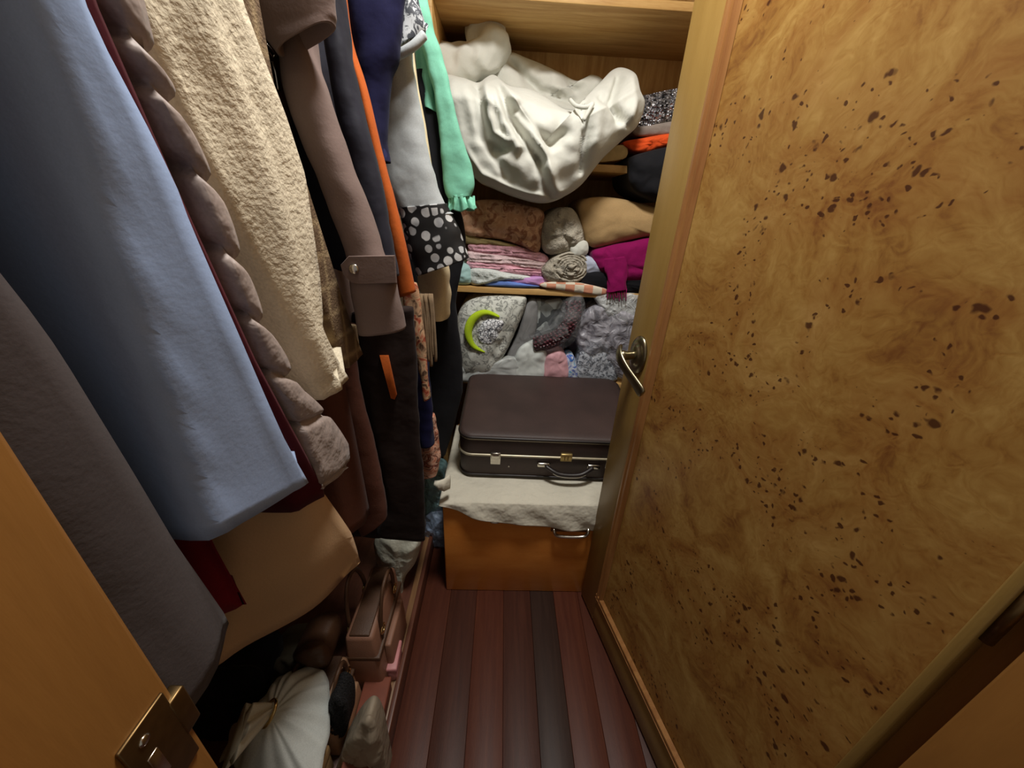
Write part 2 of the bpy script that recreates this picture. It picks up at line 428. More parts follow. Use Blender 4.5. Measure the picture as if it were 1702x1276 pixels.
def lr_mesh(rows, thick, n=40, seg=26, amp=.003, fr=30, seed=0, pw=2.4, k=3, axis='y', hollow=.03, tt=None):
    """sleeve or hanging panel from left/right edge pairs (uL,vL,uR,vR,plane)"""
    rows = cr(rows, n); rings = []
    for i, (uL, vL, uR, vR, pl_) in enumerate(rows):
        f = PY if axis == 'y' else PX
        A = f(uL, vL, pl_); B = f(uR, vR, pl_)
        c = (A + B) / 2; wv = (B - A) / 2
        q0 = rows[max(i - 1, 0)]; q1 = rows[min(i + 1, n - 1)]
        t = (f((q1[0] + q1[2]) / 2, (q1[1] + q1[3]) / 2, q1[4]) - f((q0[0] + q0[2]) / 2, (q0[1] + q0[3]) / 2, q0[4])).normalized()
        dv = wv.cross(t).normalized()
        th_ = thick if tt is None else tt(i / (n - 1)) * thick
        ring = []
        for j in range(seg):
            a = 2 * math.pi * j / seg; ca, sa = math.cos(a), math.sin(a)
            ex = 2 / pw
            x = abs(ca) ** ex * (1 if ca > 0 else -1); yv = abs(sa) ** ex * (1 if sa > 0 else -1)
            p = c + wv * x + dv * yv * th_
            g = i / (n - 1)
            d = amp * (math.sin(k * a + 3 * nz3(0, g, seed, 3, seed) + seed) * .8 + nz3(p.x, p.y, p.z, fr, seed))
            ring.append(p + (p - c).normalized() * d)
        rings.append(ring)
    if hollow:
        last = rings[-1]; c = sum(last, Vector()) / seg; up = (sum(rings[-4], Vector()) / seg - c).normalized()
        rings.append([c + (p - c) * .9 for p in last])
        rings.append([c + (p - c) * .82 + up * hollow for p in last])
    return loft(rings)
def panel(name, label, cat, rows, thick, mat, parent=None, group=None, **kw):
    o = mk(name, *lr_mesh(rows, thick, **kw), mat, parent)
    if not parent: tag(o, label, cat, group)
    return o
def interp(T, z):
    T = sorted(T, key=lambda p: p[0])
    if z <= T[0][0]: return T[0][1:]
    for a, b in zip(T, T[1:]):
        if z <= b[0]:
            f = (z - a[0]) / (b[0] - a[0] + 1e-9); return tuple(x + (y - x) * f for x, y in zip(a[1:], b[1:]))
    return T[-1][1:]
ROD = (-.57, 1.97)
def coat_mesh(L, R, hem, ztop=1.9, xin=-.86, amp=.005, seed=0, bulge=.012, nzr=46, ns=84, k=9, band=None, back=.022, lower=0, sharpz=None, cl=None):
    """L, R: (z, x, y) edges of the aisle-side end; hem (zL, zR)"""
    rings = []
    zlow = min(hem)
    for i in range(nzr):
        t = i / (nzr - 1); zr = ztop + ((hem[0] + hem[1]) / 2 - ztop) * t
        xl, yl = interp(L, zr); xr, yr = interp(R, zr)
        # shoulders slope in towards the hanger
        sh = max(0, min(1, (ztop - zr) / .14))
        q = math.sqrt(1 - (1 - sh) ** 2) * .85 + .15 * sh
        m = ROD[0]
        yc = (yl + yr) / 2
        ymid = yc
        def X(x): return m + (x - m) * (.18 + .82 * q)
        thin = .35 + .65 * q
        pl_ = Vector((X(xl), ymid + (yl - ymid) * thin)); pr = Vector((X(xr), ymid + (yr - ymid) * thin))
        xb = X(xin)
        hb = max(back, (yr - yl) * .42)
        bl = Vector((xb, yc - hb * thin)); br = Vector((xb, yc + hb * thin))
        mid = (pl_ + pr) / 2 + Vector((bulge * (.4 + .6 * q), 0))
        poly = [bl, bl.lerp(pl_, .3), bl.lerp(pl_, .65), bl.lerp(pl_, .9), pl_, pl_.lerp(mid, .3), mid, mid.lerp(pr, .7), pr, pr.lerp(br, .1), pr.lerp(br, .35), pr.lerp(br, .7), br]
        pts = closed_cr([tuple(p) for p in poly], 240)
        # arc length resample
        acc = [0]
        for a, b in zip(pts, pts[1:] + pts[:1]): acc.append(acc[-1] + math.hypot(b[0] - a[0], b[1] - a[1]))
        ring = []; j = 0
        for s in range(ns):
            d = acc[-1] * s / ns
            while acc[j + 1] < d: j += 1
            f = (d - acc[j]) / (acc[j + 1] - acc[j] + 1e-9); a = pts[j]; b = pts[(j + 1) % 240]
            ring.append([a[0] + (b[0] - a[0]) * f, a[1] + (b[1] - a[1]) * f, d / acc[-1]])
        out = []
        for s in range(ns):
            a = ring[s - 1]; b = ring[(s + 1) % ns]; nx, ny = b[1] - a[1], -(b[0] - a[0]); l = math.hypot(nx, ny) + 1e-9
            nx /= l; ny /= l
            x, y, u = ring[s]
            d = amp * (.35 + .65 * t) * (math.sin(2 * math.pi * k * u + 2.2 * nz3(u * 3, 0, zr, 1.3, seed) + seed) + .7 * nz3(u * 9, seed, zr, 2.2, seed))
            if band: d += band(zr, x, y)
            g = max(0, min(1, (y - yl) / (yr - yl + 1e-6)))
            z = ztop + (hem[0] + (hem[1] - hem[0]) * g - ztop) * t
            out.append(Vector((x + nx * d, y + ny * d, z)))
        rings.append(out)
    last = rings[-1]; c = sum(last, Vector()) / ns
    ins = []
    for p in last:
        ins.append(Vector((p.x + (c.x - p.x) * .012, p.y + (c.y - p.y) * .12, p.z)))
    rings.append(ins)
    rings.append([Vector((p.x, p.y, p.z + .06)) for p in ins])
    return loft(rings)
def E_(pts): return [(p.z, p.x, p.y) for p in pts]
HANG = 'hangers along the closet rod'
M_hang = plain('hanger_plastic', S(60, 50, 44), .4)
def hanger(y, zt):
    V, F = tube([(-.74, y, zt - .045), (-.57, y, zt + .012), (-.40, y, zt - .045)], .006, 8, 13)
    t = tube([(-.57, y, zt + .01), (-.57, y, ROD[1] - .01), (-.585, y, ROD[1] + .014), (-.57, y, ROD[1] + .024), (-.556, y, ROD[1] + .012)], .0028, 8, 14)
    o = mk('coat_hanger', *join((V, F), t), M_hang)
    tag(o, 'dark slim hanger hooked over the closet rod inside a garment', 'hanger', HANG)
def coat(name, label, cat, mat, L, R, hem, parts=None, **kw):
    """thing with its body; returns the Empty"""
    zt = kw.get('ztop', 1.9)
    yc = sum(interp(L, zt)[1:] + interp(R, zt)[1:]) / 2
    e = empty(name, (-.57, yc, min(hem)), label=label, cat=cat)
    mk('body', *coat_mesh(L, R, hem, **kw), mat, e)
    hanger(yc, zt)
    return e
def straight(y0, y1, x, z0=.5, dx=0): return [(z0, x, y0), (1.9, x + dx, y0)], [(z0, x, y1), (1.9, x + dx, y1)]

# rod
rodo = empty('closet_rod', (-.57, .9, ROD[1]), label='long metal rod carrying the hanging coats', cat='rod')
V, F = tube([(-.57, .157, ROD[1]), (-.57, 2.0, ROD[1])], .0125, 16); mk('rod', V, F, M_chrome, rodo)
for yy in (.162, 1.992):
    V, F = tube([(-.57, yy - .005, ROD[1]), (-.57, yy + .005, ROD[1])], .03, 20); sharp(mk('flange', V, F, M_chrome, rodo))

# fabrics
C_char = fabric('charcoal_wool', S(76, 68, 67), bs=200, fine=600, var=.08, wd=.003)
C_blue = fabric('light_blue_wool', S(156, 176, 212), bs=160, fine=700, var=.06, bd=.0003, wd=.001)
C_red = fabric('dark_red_cloth', S(120, 12, 28), .85)
C_maroon = fabric('maroon_knit', S(76, 12, 22), .9)
C_puff = fabric('taupe_nylon', S(160, 144, 136), .55, bs=40, sheen=.05, spec=.4, wr=30, wd=.008)
C_fleece = fabric('cream_fleece', S(228, 216, 190), bs=150, bd=.0026, fine=260, var=.12, wd=.008)
C_peach = fabric('camel_wool', S(208, 170, 128), bs=220, fine=600, var=.05, wd=.002)
C_suede = fabric('brown_suede', S(92, 56, 44), bs=240, fine=500, var=.08)
C_trench = fabric('taupe_twill', S(122, 104, 98), bs=260, fine=600, var=.06, wd=.006)
C_blk = fabric('black_brown_wool', S(40, 29, 26), var=.1)
C_black = fabric('black_cloth', S(26, 26, 30), var=.1)
C_navy = fabric('navy_velvet', S(24, 24, 62), .9, sheen=.03)
C_navyd = fabric('dark_navy_cloth', S(28, 28, 42), .7, spec=.35)
C_orange = fabric('orange_cloth', S(188, 92, 34), .85, wd=.004)
C_grey = fabric('silver_grey_satin', S(176, 182, 184), .5, spec=.4, sheen=.3)
C_cream = fabric('cream_cloth', S(226, 208, 170), wd=.006)
C_jade = fabric('jade_cotton', S(122, 190, 164), .8, var=.08, wd=.006, wr=14)
C_white = fabric('off_white_cotton', S(212, 212, 203), .9, var=.04, wd=.008, wr=11, bs=120)
C_sheet = fabric('pale_dust_sheet', S(216, 210, 192), .9, var=.05, wd=.02, wr=13)
def tweed():
    m, nt, b = nm('brown_plaid_tweed'); co = coords(nt)
    w1 = tex(nt, 'ShaderNodeTexWave', co, i_Scale=7.0, i_Distortion=1.5, bands_direction='Z'); w2 = tex(nt, 'ShaderNodeTexWave', co, i_Scale=9.0, i_Distortion=1.5, bands_direction='Y')
    n = tex(nt, 'ShaderNodeTexNoise', co, i_Scale=260.0, i_Detail=3.0)
    f = mth(nt, 'MAXIMUM', mth(nt, 'POWER', w1.outputs[0], 7), mth(nt, 'POWER', w2.outputs[0], 7))
    c = mixc(nt, mth(nt, 'MULTIPLY', f, .6), S(116, 92, 66), S(196, 172, 130))
    nt.links.new(mixc(nt, mth(nt, 'MULTIPLY', n.outputs[0], .6), c, S(74, 56, 40)), b.inputs['Base Color'])
    b.inputs['Roughness'].default_value = .95; bump(nt, b, n.outputs[0], .6, .003); return m
C_tweed = tweed()

# ================================================================= HANGING CLOTHES, door side to back
# charcoal coat next to the jamb
R_ = E_([PX(0, 450, -.285), PX(120, 610, -.285), PX(240, 790, -.288), PX(330, 930, -.292), PX(392, 1025, -.297)])
L_ = [(z, -.305, .178) for z, _, _ in R_]
a = coat('charcoal_coat', 'charcoal grey wool coat hanging right beside the door jamb', 'coat', C_char, L_, R_, (.93, .955), amp=.006, k=7, seed=1, bulge=.008)
# light blue coat
R_ = E_([PX(150, 0, -.25), PX(232, 170, -.25), PX(310, 340, -.25), PX(395, 530, -.25), PX(460, 670, -.255), PX(522, 797, -.265)])
L_ = E_([PX(50, 0, -.258), PX(130, 220, -.262), PX(215, 480, -.268), PX(290, 700, -.275), PX(340, 865, -.285)])
a = coat('blue_coat', 'light blue wool coat with a plain straight hem', 'coat', C_blue, L_, R_, (1.085, 1.035), amp=.0025, k=5, seed=2, bulge=.004)
# camel coat below the blue one
Lp = [(.66, -.50, .385), (.80, -.43, .40), (1.0, -.40, .435), (1.06, -.43, .447), (1.9, -.44, .447)]
Rp = [(.66, -.305, .60), (.78, -.292, .55), (.95, -.30, .50), (1.06, -.40, .475), (1.9, -.42, .475)]
a = coat('camel_coat', 'long camel wool coat showing below the light blue coat', 'coat', C_peach, Lp, Rp, (.63, .66), amp=.004, k=4, seed=3, bulge=.035)
pts = []
# dark red garments
Lq, Rq = straight(.305, .335, -.37, .85); Rq = [(.8, -.335, .345), (1.0, -.345, .338), (1.9, -.36, .33)]
a = coat('red_dress', 'dark red dress showing between the charcoal coat and the camel coat', 'dress', C_red, [(.8, -.385, .325), (1.9, -.40, .315)], Rq, (.88, .885), amp=.003, seed=4, xin=-.80)
R_ = E_([PX(166, 0, -.266), PX(308, 330, -.266), PX(430, 600, -.268), PX(540, 808, -.275)])
L_ = [(z, x - .03, y - .04) for z, x, y in R_]
a = coat('maroon_cardigan', 'dark maroon cardigan squeezed behind the light blue coat', 'cardigan', C_maroon, L_, R_, (.965, .965), amp=.001, seed=5, xin=-.8, bulge=0)
# quilted jacket
PXp = -.273
seams = [1.50, 1.44, 1.385, 1.32, 1.245, 1.165, 1.08, 1.0]
seams = [PX(u, v, PXp).z for u, v in [(205, 60), (252, 150), (325, 292), (375, 425), (415, 535), (455, 633), (502, 718), (560, 790)]]
def quilt(z, x, y):
    if z > seams[0]:
        q = ((z - seams[0]) / .075) % 1
    else:
        for a_, b_ in zip(seams, seams[1:]):
            if b_ <= z <= a_: q = (z - b_) / (a_ - b_); break
        else: q = .9
    sd = min(abs(z - s_) for s_ in seams)
    return .005 * (max(0, math.sin(math.pi * q)) ** .5) - .002 - .009 * math.exp(-(sd / .0065) ** 2)
L_ = E_([PX(183, 0, PXp), PX(252, 160, PXp), PX(328, 310, PXp), PX(372, 430, PXp), PX(415, 540, PXp), PX(458, 640, PXp), PX(500, 720, PXp), PX(530, 788, PXp)])
R_ = [(z, PXp - .001, y + .026 + .075 * max(0, min(1, (1.22 - z) / .16))) for z, _, y in L_]
a = coat('quilted_jacket', 'taupe quilted puffer jacket with horizontal stitched bands', 'jacket', C_puff, L_, R_, (seams[-1] + .01, seams[-1] - .02), amp=.002, seed=6, band=quilt, nzr=210, bulge=.004)
e_ = a
# fleece jacket
FXp = -.272
L_ = E_([PX(218, 0, -.296), PX(332, 250, -.296), PX(420, 420, -.296), PX(492, 570, -.296), PX(532, 662, -.296)])
R_ = E_([PX(402, 5, FXp), PX(440, 100, FXp), PX(480, 200, FXp), PX(512, 300, FXp), PX(540, 550, FXp), PX(563, 603, FXp), PX(582, 637, FXp)])
R_ = [(z, x, y) for z, x, y in R_]
R_ = [(R_[0]), R_[1], R_[2], R_[3], R_[4], R_[5], R_[6]]
def groove(z, x, y):
    g = PX(430, 250, FXp)
    yl = interp(L_, z)[1]; yr = interp(R_, z)[1]
    s = (y - yl) / (yr - yl)
    return -.009 * math.exp(-((s - .60) / .10) ** 2) * (1 if x > -.36 else 0) - (.003 * math.exp(-((z - 1.135) / .006) ** 2) if x > -.4 else 0)
a = coat('fleece_jacket', 'cream teddy fleece jacket with a turned hem', 'jacket', C_fleece, L_, R_, (1.10, 1.112), amp=.003, seed=7, band=groove, nzr=80, ns=110, bulge=.014)
# tweed jacket
R_ = E_([PX(470, 190, FXp), PX(501, 262, FXp), PX(523, 332, FXp), PX(554, 429, FXp), PX(568, 476, FXp), PX(590, 544, FXp), PX(614, 606, FXp)])
L_ = [(z, -.285, y - .07) for z, _, y in R_]
L_ = [(z, x, max(y, .60 if z < 1.2 else y)) for z, x, y in L_]
a = coat('tweed_jacket', 'brown plaid tweed jacket peeking out behind the cream fleece', 'jacket', C_tweed, L_, R_, (1.12, 1.125), amp=.003, seed=8, bulge=.005)
# brown suede coat, long
Y = .625
a = empty('suede_coat', (-.57, .66, .70), label='long brown suede coat hanging below the tweed jacket', cat='coat')
mk('body', *coat_mesh([(.7, -.34, .63), (1.9, -.36, .655)], [(.7, -.31, .70), (1.9, -.34, .69)], (.70, .70), seed=9, amp=.003), C_suede, a)
hanger(.672, 1.9)
panel('front_panel', None, None, [(520, 540, 590, 540, .725), (535, 660, 597, 640, .725), (560, 760, 622, 740, .725), (588, 850, 640, 830, .725), (600, 888, 643, 858, .725)], .022, C_suede, a, seed=9, k=2, amp=.002)
# trench coat with strapped cuff
a = empty('trench_coat', (-.57, .76, .9), label='taupe trench coat with a buttoned strap on its cuff', cat='coat')
mk('body', *coat_mesh([(.9, -.33, .735), (1.9, -.34, .735)], [(.9, -.31, .79), (1.9, -.33, .785)], (.95, .95), seed=10, amp=.004), C_trench, a)
hanger(.76, 1.9)
ty = .66
panel('cape', None, None, [(385, -120, 520, -150, .63), (400, -40, 545, -60, .63), (415, 20, 556, 10, .63), (444, 66, 557, 30, .63), (462, 92, 557, 40, .63)], .02, C_trench, a, seed=3, k=2, amp=.003, pw=3)
panel('sleeve', None, None, [(450, 20, 515, 0, .69), (468, 100, 528, 90, .675), (480, 170, 552, 172, ty), (512, 255, 586, 275, ty), (545, 335, 615, 350, ty), (570, 400, 636, 418, ty), (578, 440, 648, 440, ty), (582, 478, 660, 475, ty), (590, 515, 668, 510, ty), (597, 553, 676, 544, ty)], .032, C_trench, a, seed=10, k=2, amp=.0025, n=60)
M_strap = fabric('taupe_strap', S(116, 98, 92), bs=260, fine=600, var=.05, wd=.003)
def flatpoly(out, y, th_, b=.003):
    n = len(out)
    A = [PY(u, v, y) for u, v in out]; B = [PY(u, v, y + th_) for u, v in out]
    c = sum(A, Vector()) / n
    A2 = [c + (p - c) * .96 + Vector((0, -b, 0)) for p in A]
    V, F = loft([B, A, A2]); return V, F
sharp(mk('cuff_strap', *flatpoly([(566, 440), (580, 425), (657, 424), (660, 470), (600, 472), (585, 470), (570, 455)], ty - .033, .05), M_strap, a), 60)
c = PY(588, 447, ty - .038); mk('button', *sphere(c, .0085, 14, (1, .45, 1)), M_chrome, a)
# zipped black leather
a = empty('zip_jacket', (-.57, .56, 1.2), label='black jacket with silver zips between the fleece and the trench coat', cat='jacket')
mk('body', *coat_mesh([(1.2, -.33, .60), (1.9, -.34, .60)], [(1.2, -.31, .635), (1.9, -.33, .635)], (1.25, 1.25), seed=11, amp=.003), C_black, a)
hanger(.617, 1.9)
panel('front_edge', None, None, [(385, -60, 440, -60, .70), (405, 0, 455, 0, .70), (440, 90, 490, 90, .70), (475, 190, 530, 200, .70), (505, 300, 575, 330, .705), (530, 400, 600, 425, .71), (548, 440, 605, 460, .71)], .015, C_navyd, a, seed=4, k=2, amp=.003)
for pp in ([(441, 74), (450, 84), (458, 95)], [(452, 104), (457, 120), (462, 150)]):
    V, F = tube([PY(u, v, .66) for u, v in pp], .0045, 8, 9); mk('zip', V, F, M_chrome, a)
# dark navy coat with an orange coat behind
a = empty('navy_coat', (-.57, .84, .9), label='dark navy coat between the trench sleeve and the orange coat', cat='coat')
mk('body', *coat_mesh([(.9, -.33, .815), (1.9, -.34, .815)], [(.9, -.30, .86), (1.9, -.33, .86)], (.95, .95), seed=12, amp=.004), C_navyd, a)
hanger(.838, 1.9)
panel('sleeve', None, None, [(515, -60, 560, -60, .74), (530, 0, 572, 0, .74), (545, 90, 588, 110, .74), (560, 180, 606, 190, .74), (588, 290, 632, 300, .74), (615, 390, 652, 410, .74), (640, 450, 662, 460, .74)], .022, C_navyd, a, seed=5, k=2, amp=.003)
a = empty('orange_coat', (-.57, .9, .95), label='bright orange coat showing as a long narrow wedge', cat='coat')
mk('body', *coat_mesh([(.9, -.32, .885), (1.9, -.34, .885)], [(.9, -.29, .915), (1.9, -.33, .915)], (1.0, 1.0), seed=13, amp=.003), C_orange, a)
hanger(.90, 1.9)
panel('front_edge', None, None, [(562, 0, 574, -10, .80), (575, 70, 585, 70, .80), (598, 150, 610, 150, .80), (618, 250, 634, 250, .80), (640, 344, 659, 344, .80), (655, 430, 680, 430, .80), (663, 494, 692, 484, .80)], .014, C_orange, a, seed=6, k=2, amp=.001)
# navy velvet dress
a = empty('velvet_dress', (-.57, .97, .8), label='deep navy velvet dress above the silver grey sleeve', cat='dress')
mk('body', *coat_mesh([(.8, -.31, .945), (1.9, -.33, .945)], [(.8, -.28, 1.0), (1.9, -.31, 1.0)], (.8, .8), seed=14, amp=.004), C_navy, a)
hanger(.972, 1.9)
panel('sleeve', None, None, [(560, -80, 672, -100, .90), (572, 0, 672, -10, .90), (585, 80, 662, 90, .90), (600, 150, 645, 150, .90), (615, 220, 640, 220, .90), (625, 270, 645, 270, .90)], .03, C_navy, a, seed=7, k=3, amp=.004)
# pebble print sleeve garment
def pebble():
    m, nt, b = nm('pebble_print'); co = coords(nt)
    v = tex(nt, 'ShaderNodeTexVoronoi', co, feature='DISTANCE_TO_EDGE', i_Scale=38.0, i_Randomness=.75)
    v2 = tex(nt, 'ShaderNodeTexVoronoi', co, i_Scale=38.0, i_Randomness=.75)
    f = mth(nt, 'MINIMUM', mth(nt, 'MULTIPLY', mth(nt, 'SUBTRACT', v.outputs['Distance'], .09), 24.0), mth(nt, 'MULTIPLY', mth(nt, 'SUBTRACT', .46, v2.outputs['Distance']), 18.0))
    f = mth(nt, 'MINIMUM', mth(nt, 'MAXIMUM', f, 0), 1)
    n = tex(nt, 'ShaderNodeTexNoise', co, i_Scale=30.0)
    g = ramp(nt, n.outputs[0], [(.3, S(150, 152, 156)), (.7, S(214, 214, 212))])
    nt.links.new(mixc(nt, f, S(14, 14, 16), g), b.inputs['Base Color']); b.inputs['Roughness'].default_value = .6; return m
M_peb = pebble()
a = empty('print_robe', (-.57, 1.06, .9), label='silver grey robe with a black and white pebble print cuff', cat='robe')
mk('body', *coat_mesh([(.9, -.30, 1.035), (1.9, -.32, 1.035)], [(.9, -.27, 1.08), (1.9, -.30, 1.08)], (.95, .95), seed=15, amp=.004), C_grey, a)
hanger(1.058, 1.9)
py = 1.0
panel('sleeve', None, None, [(655, 60, 685, 60, py), (648, 100, 682, 96, py), (632, 160, 692, 150, py), (625, 205, 702, 205, py), (634, 280, 718, 280, py), (655, 335, 738, 340, py), (668, 362, 752, 355, py)], .03, C_grey, a, seed=8, k=2, amp=.004, hollow=0)
panel('print_cuff', None, None, [(664, 345, 742, 338, py), (672, 375, 756, 368, py), (680, 410, 768, 398, py), (694, 458, 779, 428, py)], .034, M_peb, a, seed=9, k=2, amp=.003)
# lace cuff above it
def lace():
    m, nt, b = nm('grey_lace_print'); co = coords(nt)
    v = tex(nt, 'ShaderNodeTexNoise', co, i_Scale=70.0, i_Detail=2.0, i_Distortion=1.5)
    nt.links.new(ramp(nt, v.outputs[0], [(.45, S(60, 64, 72)), (.54, S(190, 194, 198))]), b.inputs['Base Color']); b.inputs['Roughness'].default_value = .6; return m
a = empty('lace_blouse', (-.57, 1.02, 1.4), label='grey lace-print blouse sleeve with a rolled band above the silver grey robe', cat='blouse')
mk('body', *coat_mesh([(1.35, -.30, 1.006), (1.9, -.32, 1.006)], [(1.35, -.28, 1.03), (1.9, -.31, 1.03)], (1.4, 1.4), seed=16, amp=.002), C_grey, a)
hanger(1.018, 1.9)
panel('sleeve', None, None, [(664, -60, 690, -60, .96), (666, 0, 694, 0, .96), (662, 40, 706, 45, .96), (656, 78, 702, 66, .96), (653, 96, 700, 62, .96)], .028, lace(), a, seed=2, k=3, amp=.002)
V, F = tube([PY(652, 96, .935), PY(672, 86, .928), PY(690, 74, .928), PY(705, 58, .935)], .0085, 10, 14); mk('rolled_band', V, F, C_grey, a)
# cream shirt
a = empty('cream_shirt', (-.57, 1.12, 1.0), label='cream shirt showing as a narrow strip beside the silver grey robe', cat='shirt')
mk('body', *coat_mesh([(.9, -.30, 1.10), (1.9, -.32, 1.10)], [(.9, -.27, 1.13), (1.9, -.30, 1.13)], (1.0, 1.0), seed=17, amp=.003), C_cream, a)
hanger(1.115, 1.9)
panel('front_edge', None, None, [(648, 60, 684, 55, 1.055), (652, 100, 688, 90, 1.055), (668, 160, 696, 150, 1.055), (690, 230, 709, 220, 1.055), (712, 300, 722, 300, 1.055), (735, 350, 738, 350, 1.055)], .016, C_cream, a, seed=1, k=2, amp=.001)
panel('cuff', None, None, [(690, 400, 740, 400, 1.075), (694, 440, 746, 435, 1.075), (700, 480, 749, 470, 1.075), (712, 515, 746, 512, 1.075), (718, 530, 742, 530, 1.075)], .025, C_cream, a, seed=5, k=3, amp=.005)
# black dress
a = empty('black_dress', (-.57, 1.17, .55), label='long black dress hanging beside the jade blouse', cat='dress')
mk('body', *coat_mesh([(.5, -.29, 1.15), (1.9, -.31, 1.15)], [(.5, -.24, 1.19), (1.9, -.29, 1.19)], (.5, .5), seed=18, amp=.004), C_black, a)
hanger(1.17, 1.9)
panel('front_panel', None, None, [(690, 120, 730, 120, 1.12), (700, 200, 738, 200, 1.12), (712, 300, 748, 300, 1.12), (735, 380, 772, 380, 1.12), (735, 440, 768, 440, 1.12), (728, 500, 756, 500, 1.12), (715, 560, 764, 570, 1.12), (708, 640, 768, 640, 1.12), (702, 700, 756, 700, 1.12), (705, 760, 740, 755, 1.12)], .025, C_black, a, seed=2, k=3, amp=.004, n=60)
# jade blouse
a = empty('jade_blouse', (-.57, 1.27, 1.3), label='jade green cotton blouse with a gathered cuff', cat='blouse')
mk('body', *coat_mesh([(1.3, -.28, 1.24), (1.9, -.30, 1.24)], [(1.3, -.25, 1.29), (1.9, -.29, 1.29)], (1.35, 1.35), seed=19, amp=.004), C_jade, a)
hanger(1.265, 1.9)
jy = 1.09
panel('sleeve', None, None, [(664, -80, 706, -90, jy), (670, -20, 708, -20, jy), (684, 30, 718, 40, jy), (702, 80, 732, 85, jy), (716, 130, 747, 140, jy), (727, 180, 760, 200, jy), (733, 240, 775, 250, jy), (737, 290, 788, 290, jy), (742, 318, 789, 312, jy), (747, 330, 783, 326, jy)], .026, C_jade, a, seed=3, k=3, amp=.0035, n=70, hollow=0)
rings = []
for i, (uL, vL, uR, vR, w_) in enumerate(cr([(746, 326, 784, 322, 0), (750, 332, 781, 328, .2), (748, 340, 785, 336, .8), (744, 351, 790, 348, 1)], 14)):
    A = PY(uL, vL, jy); B = PY(uR, vR, jy); c = (A + B) / 2; h = (B - A) / 2
    rings.append([c + h * math.cos(t) * (1 + .10 * math.sin(9 * t) * (.4 + w_)) + Vector((0, 1, 0)) * math.sin(t) * .026 * (1 + .2 * math.sin(9 * t + .6) * (.4 + w_)) + Vector((0, 0, .004 * math.sin(5 * t) * w_)) for t in [2 * math.pi * j / 72 for j in range(72)]])
c = sum(rings[-1], Vector()) / 72
rings.append([c + (p - c) * .9 for p in rings[-1]]); rings.append([c + (p - c) * .85 + Vector((0, 0, .03)) for p in rings[-2]])
mk('cuff', *loft(rings), C_jade, a)
panel('shirt_front', None, None, [(664, -40, 700, -40, 1.11), (672, 20, 708, 20, 1.11), (690, 70, 724, 70, 1.11), (696, 120, 730, 120, 1.11), (700, 160, 733, 165, 1.11), (703, 178, 735, 192, 1.11)], .02, C_jade, a, seed=9, k=4, amp=.006)
# scarf, long dark coats
def plaidf(name, c1, c2, c3, sc=24):
    m, nt, b = nm(name); co = coords(nt)
    v = tex(nt, 'ShaderNodeTexNoise', co, i_Scale=float(sc), i_Detail=3.0, i_Distortion=1.2)
    nt.links.new(ramp(nt, v.outputs[0], [(.36, c1), (.48, c2), (.6, c3), (.7, c1)]), b.inputs['Base Color']); b.inputs['Roughness'].default_value = .9; return m
M_scarf = plaidf('scarf_print', S(84, 56, 40), S(196, 160, 124), S(168, 70, 44), 40)
a = empty('printed_scarf', (-.4, .97, .95), label='brown patterned scarf with long fringe below the orange coat', cat='scarf')
panel('scarf_body', None, None, [(668, 470, 694, 470, .86), (672, 510, 700, 510, .86), (684, 570, 708, 570, .86), (697, 620, 712, 620, .86), (704, 665, 716, 660, .86)], .012, M_scarf, a, seed=4, k=2, amp=.002)
M_fr = fabric('fringe_yarn', S(128, 108, 84), bs=300)
for i in range(8):
    u = 692 + i * 3.6
    V, F = tube([PY(u, 488, .875 + .004 * (i % 2)), PY(u + 4, 530 + 5 * (i % 3), .873), PY(u + 5 + (i % 2) * 2, 575 + 9 * (i % 3), .87), PY(u + 7, 592 + 8 * (i % 3), .872)], .0038, 6, 9); mk('fringe', V, F, M_fr, a)
a = empty('long_dark_coat', (-.57, .79, .42), label='very long blackish-brown coat nearly reaching the handbags', cat='coat')
mk('body', *coat_mesh([(.4, -.345, .80), (1.9, -.36, .795)], [(.4, -.31, .86), (1.9, -.36, .815)], (.5, .45), seed=20, amp=.003), C_blk, a)
hanger(.805, 1.9)
panel('front_panel', None, None, [(585, 520, 685, 510, .765), (592, 590, 690, 580, .765), (606, 660, 694, 650, .765), (624, 750, 700, 740, .765), (640, 830, 706, 830, .765), (625, 884, 708, 893, .765)], .02, C_blk, a, seed=3, k=4, amp=.004, pw=3.2)
sharp(mk('orange_tab', *flatpoly([(631, 590), (646, 590), (660, 655), (656, 664), (650, 662)], .736, .014, .002), C_orange, a), 60)
a = empty('dark_blue_skirt', (-.4, 1.0, .8), label='dark blue skirt hanging between the long dark coat and the black dress', cat='skirt')
panel('skirt_body', None, None, [(680, 560, 712, 560, .93), (685, 620, 714, 620, .93), (690, 690, 720, 690, .93), (694, 738, 722, 738, .93)], .02, C_navy, a, seed=4, k=3, amp=.003)
a = empty('floral_blouse', (-.38, 1.02, .72), label='orange floral blouse hem below the dark blue skirt', cat='blouse')
panel('blouse_body', None, None, [(688, 690, 722, 690, .98), (690, 735, 728, 730, .98), (692, 765, 732, 762, .98), (690, 792, 728, 786, .98)], .02, plaidf('orange_floral', S(196, 120, 92), S(222, 176, 150), S(96, 40, 30), 36), a, seed=6, k=3, amp=.004)
